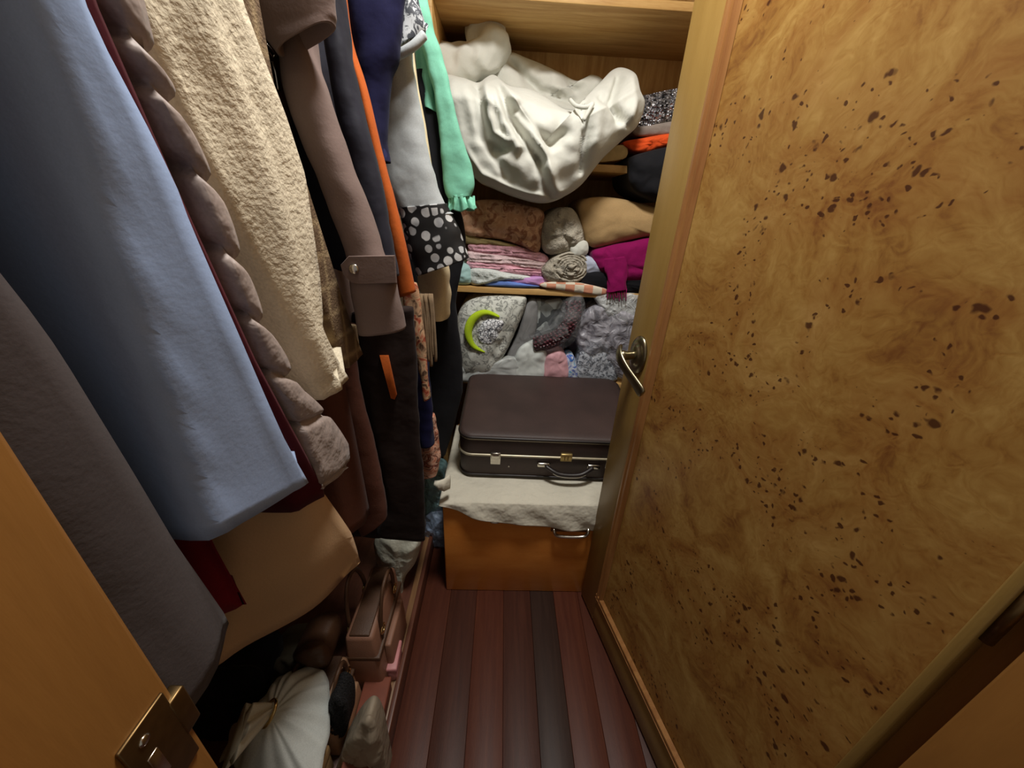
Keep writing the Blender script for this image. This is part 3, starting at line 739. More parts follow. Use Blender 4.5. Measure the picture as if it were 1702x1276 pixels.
# ================================================================= TRUNK, SHEET, SUITCASE
TX0, TX1, TY0, TY1, TZ = -.186, .40, .992, 1.50, .47
tk = empty('wooden_trunk', ((TX0 + TX1) / 2, TY0 + .2, 0), label='orange-brown wooden trunk standing on the floor under a pale sheet', cat='trunk')
boxo('trunk_body', TX0, TX1, TY0, TY1, .0, TZ - .03, M_trunk, tk, .005)
boxo('trunk_lid', TX0 - .002, TX1 + .002, TY0 - .003, TY1 + .002, TZ - .03, TZ, M_trunk, tk, .005)
def pull(c, w_):
    c = Vector(c)
    P = [c + Vector((-w_, .0, .012)), c + Vector((-w_, -.018, .004)), c + Vector((-w_ * .8, -.022, -.014)), c + Vector((0, -.023, -.018)), c + Vector((w_ * .8, -.022, -.014)), c + Vector((w_, -.018, .004)), c + Vector((w_, 0, .012))]
    h = mk('pull_handle', *tube(P, .0058, 10, 30), M_chrome, tk)
    boxo('handle_plate', c.x - w_ * 1.15, c.x + w_ * 1.15, TY0 - .0035, TY0 + .002, c.z - .014, c.z + .026, M_brass, tk, .002)
pull(PY(948, 878, TY0), .062)
cc = PY(823, 861, TY0); mk('lock_ring', *tube([cc + Vector((-.02, -.002, .012)), cc + Vector((-.016, -.012, -.002)), cc + Vector((0, -.014, -.006)), cc + Vector((.016, -.012, -.002)), cc + Vector((.02, -.002, .012))], .005, 10, 16), M_chrome, tk)
# sheet: lies on the lid and hangs over the front
def hemz(x):
    T = [(-.20, PY(734, 833, TY0).z), (-.08, PY(782, 853, TY0).z), (.04, PY(838, 863, TY0).z), (.24, PY(930, 873, TY0).z), (.36, PY(986, 879, TY0).z)]
    for a, b in zip(T, T[1:]):
        if x <= b[0]: f = max(0, (x - a[0]) / (b[0] - a[0])); return a[1] + (b[1] - a[1]) * f
    return T[-1][1]
nx, ny = 90, 70
top, bot = [], []
for j in range(ny):
    t = j / (ny - 1)
    for i in range(nx):
        x = TX0 - .008 + (TX1 - TX0 + .014) * i / (nx - 1)
        if t < .62:
            y = TY1 - .02 - (TY1 - .02 - (TY0 - .006)) * t / .62; z = TZ + .004
            w_ = .004 * max(0, nz3(x, y, 0, 14, 2)) + .003 * max(0, nz3(x * .5, y * 2, 0, 22, 5))
            e = max(0, (y - TY0 - .09) / .03); w_ *= 1 if e == 0 else 1
            z += w_
            if y < TY0 + .01: z -= (TY0 + .01 - y) ** 2 * 20
        else:
            q = (t - .62) / .38
            zz = hemz(x) + .004 * nz3(x, 0, 3, 9, 1)
            z = TZ + .002 + (zz - TZ) * q
            y = TY0 - .008 - .005 * math.sin(min(1, q * 3) * math.pi / 2) - q * .010 * (1 + nz3(x, z, 0, 11, 4)) - .006 * q * math.sin(x * 46 + 2 * z * 20)
        top.append(Vector((x, y, z)))
V = list(top); n = len(top)
for j in range(ny):
    for i in range(nx):
        p = top[j * nx + i]; V.append(p + (Vector((0, 0, -.003)) if j / (ny - 1) < .62 else Vector((0, .003, 0))))
F = []
for j in range(ny - 1):
    for i in range(nx - 1):
        a = j * nx + i; F.append([a, a + 1, a + nx + 1, a + nx]); F.append([n + a + nx, n + a + nx + 1, n + a + 1, n + a])
for i in range(nx - 1):
    a = i; F.append([a, n + a, n + a + 1, a + 1]); a = (ny - 1) * nx + i; F.append([a + 1, n + a + 1, n + a, a])
for j in range(ny - 1):
    a = j * nx; F.append([a + nx, n + a + nx, n + a, a]); a = j * nx + nx - 1; F.append([a, n + a, n + a + nx, a + nx])
sheet = empty('dust_sheet', (.08, TY0, hemz(.3)), label='pale cotton sheet draped over the wooden trunk', cat='sheet')
mk('sheet_cloth', V, F, C_sheet, sheet)
rr = []
for (u, v, y, ww) in [(748, 800, .99, .03), (738, 806, .975, .026), (730, 806, .965, .018), (722, 802, .955, .004)]:
    c = PY(u, v, y); rr.append([c + Vector((0, math.cos(t) * .012, math.sin(t) * ww)) for t in [2 * math.pi * k / 12 for k in range(12)]])
mk('sheet_corner', *loft(rr), C_sheet, sheet)
# suitcase
def leather(name, col):
    m, nt, b = nm(name); co = coords(nt)
    v = tex(nt, 'ShaderNodeTexVoronoi', co, i_Scale=420.0); n = tex(nt, 'ShaderNodeTexNoise', co, i_Scale=9.0, i_Detail=4.0)
    nt.links.new(ramp(nt, n.outputs[0], [(.3, dark(col, .8)), (.7, dark(col, 1.15))]), b.inputs['Base Color'])
    b.inputs['Roughness'].default_value = .55; bump(nt, b, v.outputs['Distance'], .25, .002); return m
M_case = leather('dark_brown_leatherette', S(62, 46, 42))
M_pipe = plain('dark_piping', S(34, 26, 24), .4)
M_trim = plain('silver_trim', S(196, 186, 160), .35, .6)
SW, SD, SHH = .66, .44, .195
sc0 = PZ(762, 793, TZ + .012)
case = empty('suitcase', (-.140, 1.118, TZ + .011), 0, 'dark brown leatherette suitcase lying on the sheet-covered trunk', 'suitcase', rot=(math.radians(6.5), 0, math.radians(-1.0)))
def rrect(x0, x1, y0, y1, r, n=8):
    P = []
    for cx, cy, a0 in ((x1 - r, y0 + r, -90), (x1 - r, y1 - r, 0), (x0 + r, y1 - r, 90), (x0 + r, y0 + r, 180)):
        for k in range(n + 1):
            a = math.radians(a0 + 90 * k / n); P.append((cx + r * math.cos(a), cy + r * math.sin(a)))
    return P
def shell(z0, z1, r=.05, e=.012, dome=0, top=True):
    rings = []
    zs = [(z0, e if not top else 0), (z0 + e * .3, e * .3 if not top else 0), (z0 + e, 0), (z1 - e, 0), (z1 - e * .3, e * .3 if top else 0), (z1, e if top else 0)]
    for z, ins in zs: rings.append([Vector((x, y, z)) for x, y in rrect(ins, SW - ins, ins, SD - ins, r - ins * .5)])
    if dome:
        for k in (.1, .25, .45, .7, .9):
            c = Vector((SW / 2, SD / 2, 0)); rings.append([Vector((c.x + (p.x - c.x) * (1 - k), c.y + (p.y - c.y) * (1 - k), z1 + dome * math.sin(k * math.pi / 2))) for p in rings[5]])
    return loft(rings)
zmid = .108
sharp(mk('case_base', *shell(0, zmid - .003, top=False), M_case, case, local=True), 60)
sharp(mk('case_lid', *shell(zmid + .003, SHH, dome=.006), M_case, case, local=True), 60)
for z, r_, off, m in ((.008, .004, .001, M_pipe), (SHH - .010, .0052, -.001, M_pipe), (zmid, .0048, .0015, M_trim)):
    mk('piping' if m is M_pipe else 'metal_rim', *tube([Vector((x, y, z)) for x, y in rrect(-off, SW + off, -off, SD + off, .05)], r_, 8, closed=True), m, case, local=True)
mk('piping', *tube([Vector((x, y, SHH - .016)) for x, y in rrect(-.0005, SW + .0005, -.0005, SD + .0005, .05)], .0022, 8, closed=True), M_trim, case, local=True)
for lx in (.135, SW - .10):
    la = empty('latch', (lx, 0, zmid)); la.parent = case
    boxo('latch_plate', -.019, .019, -.005, .004, -.044, .012, M_chrome, la, .003, True)
    boxo('latch_hasp', -.016, .016, -.011, -.004, -.012, .016, M_chrome, la, .004, True)
boxo('lock_plate', .392 - .021, .392 + .021, -.009, .002, zmid - .012, zmid + .022, plain('gold_plate', S(206, 180, 120), .35, .9), case, .002, True)
for k in (-1, 1): boxo('lock_mark', .392 + k * .006 - .0015, .392 + k * .006 + .0015, -.0105, -.008, zmid - .004, zmid + .014, M_brass, case, .0005, True)
for hx_ in (.315, .50):
    boxo('handle_mount', hx_ - .026, hx_ + .022, -.010, .004, .062, .082, M_chrome, case, .005, True)
P = [(.322, -.008, .07), (.348, -.024, .062), (.372, -.032, .056), (.408, -.034, .054), (.444, -.032, .056), (.468, -.024, .062), (.494, -.008, .07)]
mk('carry_handle', *tube(P, .009, 10, 30, flat=.8), M_pipe, case, local=True)
mk('handle_trim', *tube([(x, y - .005, z - .006) for x, y, z in P[1:-1]], .0035, 8, 24), M_chrome, case, local=True)
mk('stud', *sphere((.185, -.001, .055), .004, 10), M_chrome, case, local=True)

# ================================================================= SHELF CONTENTS
Y2 = 1.575
# --- upper bay
wl = [([(792, 138), (800, 190), (806, 228), (832, 246)], 9, .035), ([(806, 128), (813, 190), (822, 222), (842, 236)], 7, -.02), ([(832, 148), (848, 195), (880, 240), (900, 268)], 8, .03),
      ([(822, 150), (838, 205), (862, 245)], 7, -.018), ([(862, 180), (898, 226), (916, 238), (938, 222)], 9, .022), ([(838, 142), (875, 190), (905, 260), (925, 320)], 9, -.022),
      ([(968, 178), (972, 215), (966, 285)], 4, .016), ([(985, 170), (990, 215), (985, 270)], 10, -.016), ([(895, 262), (905, 305), (918, 330)], 7, .022), ([(815, 245), (830, 272), (838, 290)], 7, .014),
      ([(1030, 130), (1020, 165), (1030, 200)], 7, .03), ([(1050, 130), (1058, 165), (1045, 200)], 9, -.02), ([(1000, 160), (1030, 185), (1045, 210)], 6, .016), ([(760, 230), (800, 290), (870, 322), (910, 328)], 6, -.012)]
def wy(u, v):
    top = 132 + max(0, (u - 840)) * .28 if u < 970 else 170 - (u - 970) * .55
    d = max(0, top + 28 - v)
    return 1.475 + min(.30, d / 45 * .16) + max(0, (u - 1000)) / 70 * .03
wc = empty('white_cover', (.1, 1.5, 1.43), label='big crumpled white cotton cover spilling over the upper shelf edge', cat='cloth')
mk('cover_cloth', *blob_mesh([(735, 128), (765, 128), (795, 136), (820, 124), (845, 142), (880, 148), (905, 160), (935, 180), (955, 183), (975, 172), (998, 158), (1008, 126), (1030, 112), (1055, 122), (1064, 150), (1072, 172), (1060, 208), (1035, 232), (1000, 265), (965, 308), (930, 330), (900, 337), (860, 328), (820, 312), (790, 296), (765, 250), (745, 190)],
     1.475, .16, bulge=.12, amp=.016, fr=13, seed=4, cl=[(p, w_, a_ * 1.45) for p, w_, a_ in wl], n=220, rings=46, cen=(905, 235), yf=wy), C_white, wc)
mk('cover_back', *blob_mesh([(740, 175), (770, 130), (835, 88), (880, 98), (930, 120), (960, 134), (985, 124), (1006, 140), (1010, 200), (930, 225), (850, 215), (770, 205)], 1.80, .14, bulge=.06, amp=.02, fr=16, seed=9, cl=[([(850, 100), (900, 150), (960, 170)], 7, .03), ([(940, 125), (965, 160)], 6, .02)], n=120, rings=24, cen=(890, 170)), C_white, wc)
mk('tie_cord', *tube([PY(948, 166, 1.42), PY(958, 176, 1.37), PY(975, 178, 1.355), PY(985, 172, 1.36), PY(980, 182, 1.35), PY(970, 200, 1.345)], .006, 8, 24), C_white, wc)
mk('hem_edge', *tube([PY(768, 262, 1.462), PY(792, 295, 1.46), PY(822, 311, 1.458), (PY(860, 326, 1.456)), PY(900, 335, 1.455), PY(930, 328, 1.457), PY(962, 306, 1.462)], .005, 8, 40), C_white, wc)
P = [PY(u, v, y) for u, v, y in [(700, 66, 1.76), (718, 94, 1.75), (750, 106, 1.745), (785, 102, 1.74), (812, 90, 1.74), (820, 70, 1.75), (806, 62, 1.78), (790, 76, 1.80)]]
def roll_tube(P, r, seed, n=18, m=60, amp=.006):
    V, F = tube(P, r, n, m)
    V = [Vector(v) + Vector((nz3(v[0], v[1], v[2], 22, seed), nz3(v[1], v[2], v[0], 22, seed), nz3(v[2], v[0], v[1], 22, seed))) * amp for v in V]
    return V, F
tag(mk('rolled_blanket', *roll_tube(P, .062, 3, n=28, m=90, amp=.016), C_white), 'cream rolled blanket curled above the white cover', 'blanket')
def sequin():
    m, nt, b = nm('silver_sequins'); co = coords(nt)
    v = tex(nt, 'ShaderNodeTexVoronoi', co, i_Scale=130.0); b.inputs['Metallic'].default_value = .8; b.inputs['Roughness'].default_value = .25
    nt.links.new(ramp(nt, v.outputs['Color'], [(.2, S(60, 60, 66)), (.8, S(200, 200, 208))]), b.inputs['Base Color']); bump(nt, b, v.outputs['Distance'], 1, .01); return m
blob('sequin_top', 'silver sequinned top folded on the upper shelf', 'top', [(1060, 168), (1085, 155), (1150, 148), (1150, 195), (1105, 205), (1062, 216)], 1.60, .28, sequin(), bulge=.03, amp=.008)
blob('grey_shawl', 'grey knitted shawl folded under the silver sequinned top', 'shawl', [(1055, 212), (1100, 204), (1150, 198), (1150, 222), (1100, 226), (1058, 226)], 1.59, .28, fabric('grey_knit', S(140, 128, 120)), bulge=.02)
blob('orange_shirt', 'red-orange shirt folded on the upper shelf above black clothes', 'shirt', [(1036, 236), (1070, 229), (1112, 222), (1150, 222), (1148, 238), (1105, 244), (1070, 254), (1046, 248)], 1.575, .28, fabric('red_orange_cloth', S(222, 84, 34)), bulge=.02, amp=.01, fr=40)
blob('beige_box', 'small beige carton on the upper shelf beside the red-orange shirt', 'box', [(990, 252), (1012, 244), (1040, 242), (1040, 262), (1012, 268), (990, 268)], 1.575, .15, plain('beige_card', S(196, 170, 120), .8), bulge=.004, amp=.001)
blob('black_jumper', 'black jumper flopping over the edge of the upper shelf', 'jumper', [(1048, 262), (1075, 252), (1110, 244), (1150, 240), (1145, 320), (1105, 336), (1070, 328), (1048, 310), (1044, 284)], 1.535, .30, C_black, bulge=.05, amp=.012, fr=18)
# --- middle bay, from the bottom up
M_floral = plaidf('peach_floral_print', S(198, 150, 116), S(214, 172, 140), S(150, 96, 70), 22)
M_pink = fabric('pink_jersey', S(232, 176, 190), wd=.02, wr=30); M_pink2 = fabric('pale_pink_cotton', S(232, 204, 206), wd=.02, wr=30)
fold = dict(bulge=.025, amp=.005, fr=40, n=64, rings=10)
blob('floral_quilt', 'peach and brown floral quilt on top of the pink stack', 'quilt', [(766, 350), (790, 334), (830, 332), (870, 340), (903, 352), (902, 388), (894, 420), (870, 410), (830, 398), (790, 394), (770, 386)], Y2, .34, M_floral, bulge=.05, amp=.01, fr=24, cl=[([(800, 345), (806, 395)], 4, .01), ([(870, 345), (866, 408)], 4, .012), ([(780, 375), (895, 405)], 4, .008)])
blob('olive_cloth', 'thin olive cloth folded under the floral quilt', 'cloth', [(770, 388), (795, 394), (830, 400), (860, 408), (858, 414), (810, 408), (775, 404)], Y2 + .005, .32, fabric('olive_cotton', S(168, 150, 104)), **fold)
blob('pink_shirt', 'pink folded shirt directly under the floral quilt', 'shirt', [(782, 404), (830, 402), (872, 412), (908, 424), (906, 436), (860, 428), (810, 424), (783, 418)], Y2, .32, M_pink, layers=(70, .006), **fold)
blob('pale_pink_shirt', 'pale pink shirt folded second below the floral quilt', 'shirt', [(776, 418), (825, 421), (872, 428), (912, 438), (908, 449), (850, 443), (800, 438), (778, 434)], Y2, .32, M_pink2, layers=(70, .006), **fold)
blob('rose_shirt', 'rose striped shirt folded beneath the pale pink one', 'shirt', [(780, 433), (830, 438), (880, 446), (910, 450), (906, 460), (850, 456), (800, 450), (780, 444)], Y2, .32, M_pink, layers=(90, .006), **fold)
blob('mint_towel', 'mint green towel folded at the left end of the pink stack', 'towel', [(742, 446), (758, 438), (778, 440), (784, 456), (782, 471), (760, 473), (744, 470)], Y2 - .005, .3, fabric('mint_terry', S(170, 206, 204), wd=.02), bulge=.03, amp=.006)
blob('white_shirt', 'white shirt folded between the pink shirts and the lilac cloth', 'shirt', [(782, 448), (812, 446), (850, 454), (885, 460), (880, 466), (840, 466), (812, 471), (784, 472)], Y2 - .008, .3, fabric('white_jersey', S(220, 226, 222), wd=.02, wr=30), bulge=.03, amp=.008)
blob('lilac_cloth', 'lilac cloth folded at the bottom of the pink stack', 'cloth', [(826, 458), (860, 459), (900, 459), (912, 464), (906, 474), (880, 475), (840, 470)], Y2 - .004, .3, fabric('lilac_cotton', S(206, 156, 214)), **fold)
blob('blue_cloth', 'cornflower blue cloth folded under the lilac one', 'cloth', [(808, 466), (835, 465), (870, 470), (898, 476), (870, 478), (830, 476), (806, 474)], Y2 - .012, .3, fabric('cornflower_cotton', S(110, 140, 214)), bulge=.02, amp=.003)
M_beige = fabric('grey_beige_knit', S(190, 182, 166), bs=200, bd=.006, wd=.03, wr=26)
blob('beige_jumper', 'grey-beige knitted jumper bundled on the middle shelf', 'jumper', [(904, 365), (922, 348), (950, 346), (966, 372), (970, 404), (950, 416), (925, 424), (904, 418), (899, 392)], Y2, .3, M_beige, bulge=.06, amp=.014, fr=22, cl=[([(940, 350), (935, 385), (950, 412)], 4, .014), ([(905, 400), (930, 395), (950, 400)], 4, .012)])
blob('white_sock_roll', 'small white cloth roll beside the grey-beige jumper', 'cloth', [(948, 410), (962, 400), (976, 402), (977, 420), (962, 428), (950, 424)], Y2 - .02, .1, C_white, bulge=.02)
rs = []
for k in range(5):
    r_ = 6 + k * 4.6; rs.append(([(950 + r_ * 1.15 * math.cos(t * .5 + k), 444 + r_ * .85 * math.sin(t * .5 + k)) for t in range(0, 12)], 1.7, .014))
blob('rolled_towel', 'grey-beige towel rolled up so its spiral end shows', 'towel', [(905, 440), (925, 424), (952, 418), (974, 428), (977, 450), (962, 467), (935, 471), (910, 466), (900, 452)], Y2 - .02, .3, M_beige, bulge=.035, amp=.004, cl=rs, n=120, rings=30, cen=(945, 445))
blob('tan_blanket', 'tan brown blanket folded above the magenta scarf', 'blanket', [(962, 340), (985, 328), (1030, 330), (1090, 345), (1130, 360), (1120, 396), (1075, 394), (1035, 402), (990, 412), (972, 398), (964, 365)], Y2 + .01, .33, fabric('tan_wool', S(186, 154, 108), bs=200), bulge=.05, amp=.008, fr=14)
C_mag = fabric('magenta_wool', S(142, 14, 88), .9, wd=.012)
sc = empty('magenta_scarf', (.45, Y2, 1.1), label='magenta scarf folded on black clothes with its fringed end hanging down', cat='scarf')
mk('scarf_fold', *blob_mesh([(984, 420), (1005, 410), (1045, 402), (1100, 398), (1110, 460), (1070, 468), (1030, 472), (1008, 456), (990, 446)], Y2 - .01, .3, bulge=.04, amp=.006, cl=[([(1010, 415), (1015, 470)], 4, .01), ([(1030, 445), (1100, 450)], 3, .01)]), C_mag, sc)
mk('scarf_end', *lr_mesh([(1004, 430, 1046, 425, 1.535), (1006, 450, 1044, 448, 1.528), (1010, 470, 1040, 468, 1.525), (1008, 486, 1042, 481, 1.527)], .010, n=18, k=5, amp=.004, hollow=0), C_mag, sc)
for i in range(9):
    u = 1011 + i * 3.8; V, F = tube([PY(u, 480, 1.525), PY(u + random.uniform(-1, 1), 490, 1.524), PY(u + random.uniform(-2, 2), 496 + random.uniform(-2, 7), 1.524)], .0022, 5, 6); mk('fringe', V, F, C_mag, sc)
blob('pale_blue_shirt', 'pale blue-white shirt tucked between the rolled towel and the magenta scarf', 'shirt', [(968, 428), (985, 428), (1000, 438), (1006, 446), (1000, 454), (970, 454)], Y2 - .01, .25, fabric('pale_blue_cotton', S(196, 204, 226)), bulge=.02, amp=.006)
blob('black_trousers', 'black trousers folded on the middle shelf under the magenta scarf', 'trousers', [(966, 458), (985, 449), (1008, 454), (1060, 464), (1110, 464), (1105, 484), (1060, 488), (1010, 484), (970, 476)], Y2 - .012, .3, C_black, bulge=.025, amp=.006)
def check():
    m, nt, b = nm('orange_white_check'); co = coords(nt)
    c = tex(nt, 'ShaderNodeTexChecker', co, i_Scale=26.0); c.inputs['Color1'].default_value = S(226, 216, 196); c.inputs['Color2'].default_value = S(214, 148, 118)
    nt.links.new(c.outputs[0], b.inputs['Base Color']); b.inputs['Roughness'].default_value = .9; return m
blob('check_napkin', 'orange and white checked napkin lying over the middle shelf edge', 'napkin', [(900, 471), (935, 467), (985, 474), (1012, 483), (998, 490), (960, 486), (930, 482), (902, 477)], 1.545, .2, check(), bulge=.012, amp=.003)
# --- lower bay
def lines(name, bg, fg, sc=60, w_=.06):
    m, nt, b = nm(name); co = coords(nt)
    v = tex(nt, 'ShaderNodeTexVoronoi', co, feature='DISTANCE_TO_EDGE', i_Scale=float(sc)); f = mth(nt, 'LESS_THAN', v.outputs['Distance'], w_)
    nt.links.new(mixc(nt, f, bg, fg), b.inputs['Base Color']); b.inputs['Roughness'].default_value = .6; return m
bagp = empty('print_pillow', (-.1, 1.55, .69), label='white cushion with black line print and a lime green crescent', cat='cushion')
mk('pillow', *blob_mesh([(757, 560), (764, 516), (795, 494), (862, 492), (875, 503), (855, 555), (838, 590), (815, 625), (772, 628), (760, 600)], 1.56, .28, bulge=.07, amp=.008, fr=20, cl=[([(860, 505), (835, 570), (815, 600)], 4, .012)]), plaidf('line_print', S(214, 216, 208), S(206, 208, 200), S(120, 122, 118), 46), bagp)
C_lime = fabric('lime_cloth', S(190, 220, 44), wd=.004)
P = [PY(u, v, y) for u, v, y in [(830, 526, 1.495), (806, 519, 1.487), (786, 530, 1.485), (778, 552, 1.488), (786, 574, 1.492), (806, 584, 1.497)]]
PP = cr([tuple(p) for p in P], 26); rings = []
for i, p in enumerate(PP):
    f = math.sin(math.pi * i / 25); t = (Vector(PP[min(i + 1, 25)]) - Vector(PP[max(i - 1, 0)])).normalized(); s_ = t.cross(Vector((0, 1, 0))).normalized()
    rings.append([Vector(p) + s_ * math.cos(a) * (.004 + .013 * f) + Vector((0, 1, 0)) * math.sin(a) * .012 for a in [2 * math.pi * k / 12 for k in range(12)]])
mk('lime_crescent', *loft(rings), C_lime, bagp)
mk('flower_print', *blob_mesh([(800, 535), (818, 528), (838, 534), (830, 556), (815, 574), (798, 570), (792, 552)], 1.50, .03, bulge=.02, amp=.006, fr=50), lines('petal_print', S(230, 232, 236), S(90, 92, 100), 75, .08), bagp)
blob('grey_blanket', 'grey blanket folded upright beside the printed cushion', 'blanket', [(860, 555), (876, 504), (892, 500), (892, 545), (876, 590), (862, 630), (835, 630), (842, 592)], 1.58, .28, fabric('grey_wool', S(134, 134, 134)), bulge=.03, amp=.006)
def facets():
    m, nt, b = nm('silver_gift_wrap'); co = coords(nt)
    v = tex(nt, 'ShaderNodeTexVoronoi', co, i_Scale=22.0, distance='MANHATTAN'); b.inputs['Metallic'].default_value = .5; b.inputs['Roughness'].default_value = .3
    nt.links.new(ramp(nt, v.outputs['Color'], [(.25, S(96, 100, 102)), (.75, S(200, 208, 206))]), b.inputs['Base Color']); return m
blob('silver_parcel', 'silver faceted gift-wrapped parcel behind the braided bag', 'parcel', [(884, 502), (910, 498), (945, 500), (940, 560), (925, 628), (890, 628), (882, 560)], 1.62, .25, facets(), bulge=.02, amp=.004)
def braid():
    m, nt, b = nm('maroon_braid'); co = coords(nt, (1, 1, 1.4), (0, .7, 0))
    v = tex(nt, 'ShaderNodeTexVoronoi', co, i_Scale=62.0, i_Randomness=.3); b.inputs['Roughness'].default_value = .35
    nt.links.new(ramp(nt, v.outputs['Distance'], [(.1, S(128, 62, 74)), (.55, S(50, 16, 24))]), b.inputs['Base Color']); bump(nt, b, v.outputs['Distance'], 1, .02); return m
rw = empty('braided_bag', (.2, 1.55, .7), label='dark maroon braided bag inside clear plastic on the lower shelf', cat='bag')
mk('bag_body', *roll_tube([PY(952, 500, 1.56), PY(952, 528, 1.54), PY(938, 552, 1.53), PY(915, 566, 1.535), PY(890, 572, 1.55)], .034, 5, m=30, amp=.004), braid(), rw)
mk('wrapper', *blob_mesh([(876, 562), (905, 548), (925, 525), (940, 498), (968, 492), (972, 530), (955, 566), (930, 582), (895, 582)], 1.545, .1, bulge=.05, amp=.008), plastic_film('clear_film', S(214, 216, 220), .16), rw)
blob('white_paper_bag', 'crumpled white paper bag behind the suitcase lid', 'bag', [(862, 580), (880, 568), (898, 570), (910, 592), (908, 630), (850, 632), (852, 606)], 1.545, .12, plain('white_paper', S(214, 220, 216), .8), bulge=.02, amp=.01, fr=18)
blob('pale_bag_edge', 'pale grey plastic bag lying in front of the printed cushion', 'bag', [(770, 606), (810, 603), (850, 594), (864, 606), (860, 632), (768, 634)], 1.535, .04, plain('pale_plastic', S(186, 190, 188), .4), bulge=.015, amp=.008, fr=30)
blob('pink_cloth_bag', 'pink cloth pouch between the white paper bag and the blue packet', 'pouch', [(906, 596), (918, 584), (934, 583), (944, 600), (942, 632), (906, 632)], 1.545, .1, fabric('pink_satin', S(232, 178, 186), .5), bulge=.03, amp=.006)
blob('blue_packet', 'blue and white packet beside the pink pouch', 'packet', [(938, 594), (952, 590), (958, 606), (958, 632), (936, 632)], 1.55, .08, plaidf('blue_white_print', S(80, 160, 214), S(220, 226, 232), S(60, 90, 190), 30), bulge=.015)
blob('newspaper_parcel', 'parcel wrapped in black and white printed paper', 'parcel', [(962, 592), (975, 578), (1000, 572), (1018, 584), (1024, 632), (962, 632)], 1.56, .12, plaidf('newsprint', S(200, 204, 212), S(184, 190, 200), S(60, 64, 74), 55), bulge=.02, amp=.008)
blob('clear_plastic_bag', 'crumpled clear plastic bag filling the right of the lower shelf', 'bag', [(958, 545), (975, 515), (1000, 505), (1050, 515), (1085, 520), (1085, 630), (1040, 632), (990, 600), (962, 580)], 1.575, .22, plastic_film('smoky_film', S(186, 184, 194), .6, .25), bulge=.05, amp=.02, fr=18, n=110, rings=20)
blob('dark_clothes_bag', 'dark purple clothes packed behind the clear plastic bag', 'clothes', [(945, 510), (1000, 500), (1110, 510), (1110, 630), (1000, 632), (950, 600)], 1.66, .25, fabric('dark_plum_cloth', S(92, 80, 92)), bulge=.02, amp=.02)
blob('white_plastic_bag', 'white translucent plastic bag hanging from the middle shelf above the clear bag', 'bag', [(988, 490), (1020, 486), (1075, 492), (1075, 530), (1045, 538), (1018, 536), (1000, 514)], 1.556, .04, plastic_film('white_film', S(226, 230, 230), .85, .4), bulge=.018, amp=.01, fr=25)

# ================================================================= FLOOR OF THE HANGING BAY
M_teal = plastic_film('teal_film', S(150, 196, 200), .9, .25)
zp = .055
blob('teal_plastic_bag', 'teal plastic bag stuffed between the trunk and the hanging clothes', 'bag', [(706, 798), (722, 790), (738, 800), (740, 850), (738, 885), (722, 893), (706, 870)], 1.24, .16, M_teal, bulge=.04, amp=.014, fr=24)
blob('blue_plastic_bag', 'pale blue plastic bag on the floor under the teal one', 'bag', [(708, 856), (726, 848), (740, 856), (742, 905), (728, 910), (708, 906), (704, 880)], 1.21, .1, plastic_film('blue_film', S(170, 190, 220), .9, .25), bulge=.03, amp=.012, fr=24)
M_tan = leather('tan_leather', S(168, 128, 96)); M_dkbr = leather('brown_leather', S(84, 56, 36)); M_gold = plain('gold_metal', S(220, 190, 130), .25, 1)
# brown handbag standing on the plinth (built in world coordinates around its centre)
def trap(x0, x1, y0, y1, z0, z1, tp=.8, b=.012):
    V, F = box(x0, x1, y0, y1, z0, z1, b); cx, cy = (x0 + x1) / 2, (y0 + y1) / 2
    V = [Vector((cx + (v.x - cx) * (1 + (tp - 1) * (v.z - z0) / (z1 - z0)), cy + (v.y - cy) * (1 + (tp - 1) * .3 * (v.z - z0) / (z1 - z0)), v.z)) for v in V]
    return V, F
def handbag(name, label, cx, cy, w_, l_, h, mat, mat2, hh):
    e = empty(name, (cx, cy, zp), label=label, cat='handbag')
    sharp(mk('bag_body', *trap(cx - w_, cx + w_, cy - l_, cy + l_, zp, zp + h, .7), mat, e), 50)
    boxo('top_zip', cx - w_ * .5, cx + w_ * .5, cy - l_ * .86, cy + l_ * .86, zp + h - .004, zp + h + .005, mat2, e, .003)
    sharp(mk('front_pocket', *trap(cx + w_ * .8, cx + w_ * 1.25, cy - l_ * .62, cy + l_ * .62, zp + .02, zp + h * .62, .8, .006), mat, e), 50)
    boxo('trim_band', cx - w_ * .86, cx + w_ * .92, cy - l_ * .955, cy + l_ * .955, zp + h * .64, zp + h * .70, mat2, e, .003)
    for s in (-1, 1):
        x = cx + s * w_ * .72
        mk('bag_handle', *tube([(x, cy - l_ * .5, zp + h * .55), (x + s * .006, cy - l_ * .5, zp + h), (x + s * .01, cy - l_ * .3, zp + h + hh * .8), (x + s * .012, cy, zp + h + hh), (x + s * .01, cy + l_ * .3, zp + h + hh * .8), (x + s * .006, cy + l_ * .5, zp + h), (x, cy + l_ * .5, zp + h * .55)], .0075, 8, 40, flat=.7), mat2, e)
        for q in (-.5, .5): mk('ring', *tube([Vector((x + s * .008, cy + q * l_, zp + h * .86)) + Vector((0, math.cos(a) * .013, math.sin(a) * .013)) for a in [2 * math.pi * k / 16 for k in range(16)]], .003, 6, closed=True), M_gold, e)
    return e
handbag('brown_handbag', 'brown leather handbag with long handles on the plinth', -.36, .73, .055, .125, .27, leather('rosy_brown_leather', S(146, 104, 82)), M_dkbr, .10)
handbag('tan_handbag', 'small tan leather handbag with gold rings beside the brown handbag', -.44, .545, .06, .075, .20, M_tan, M_dkbr, .06)
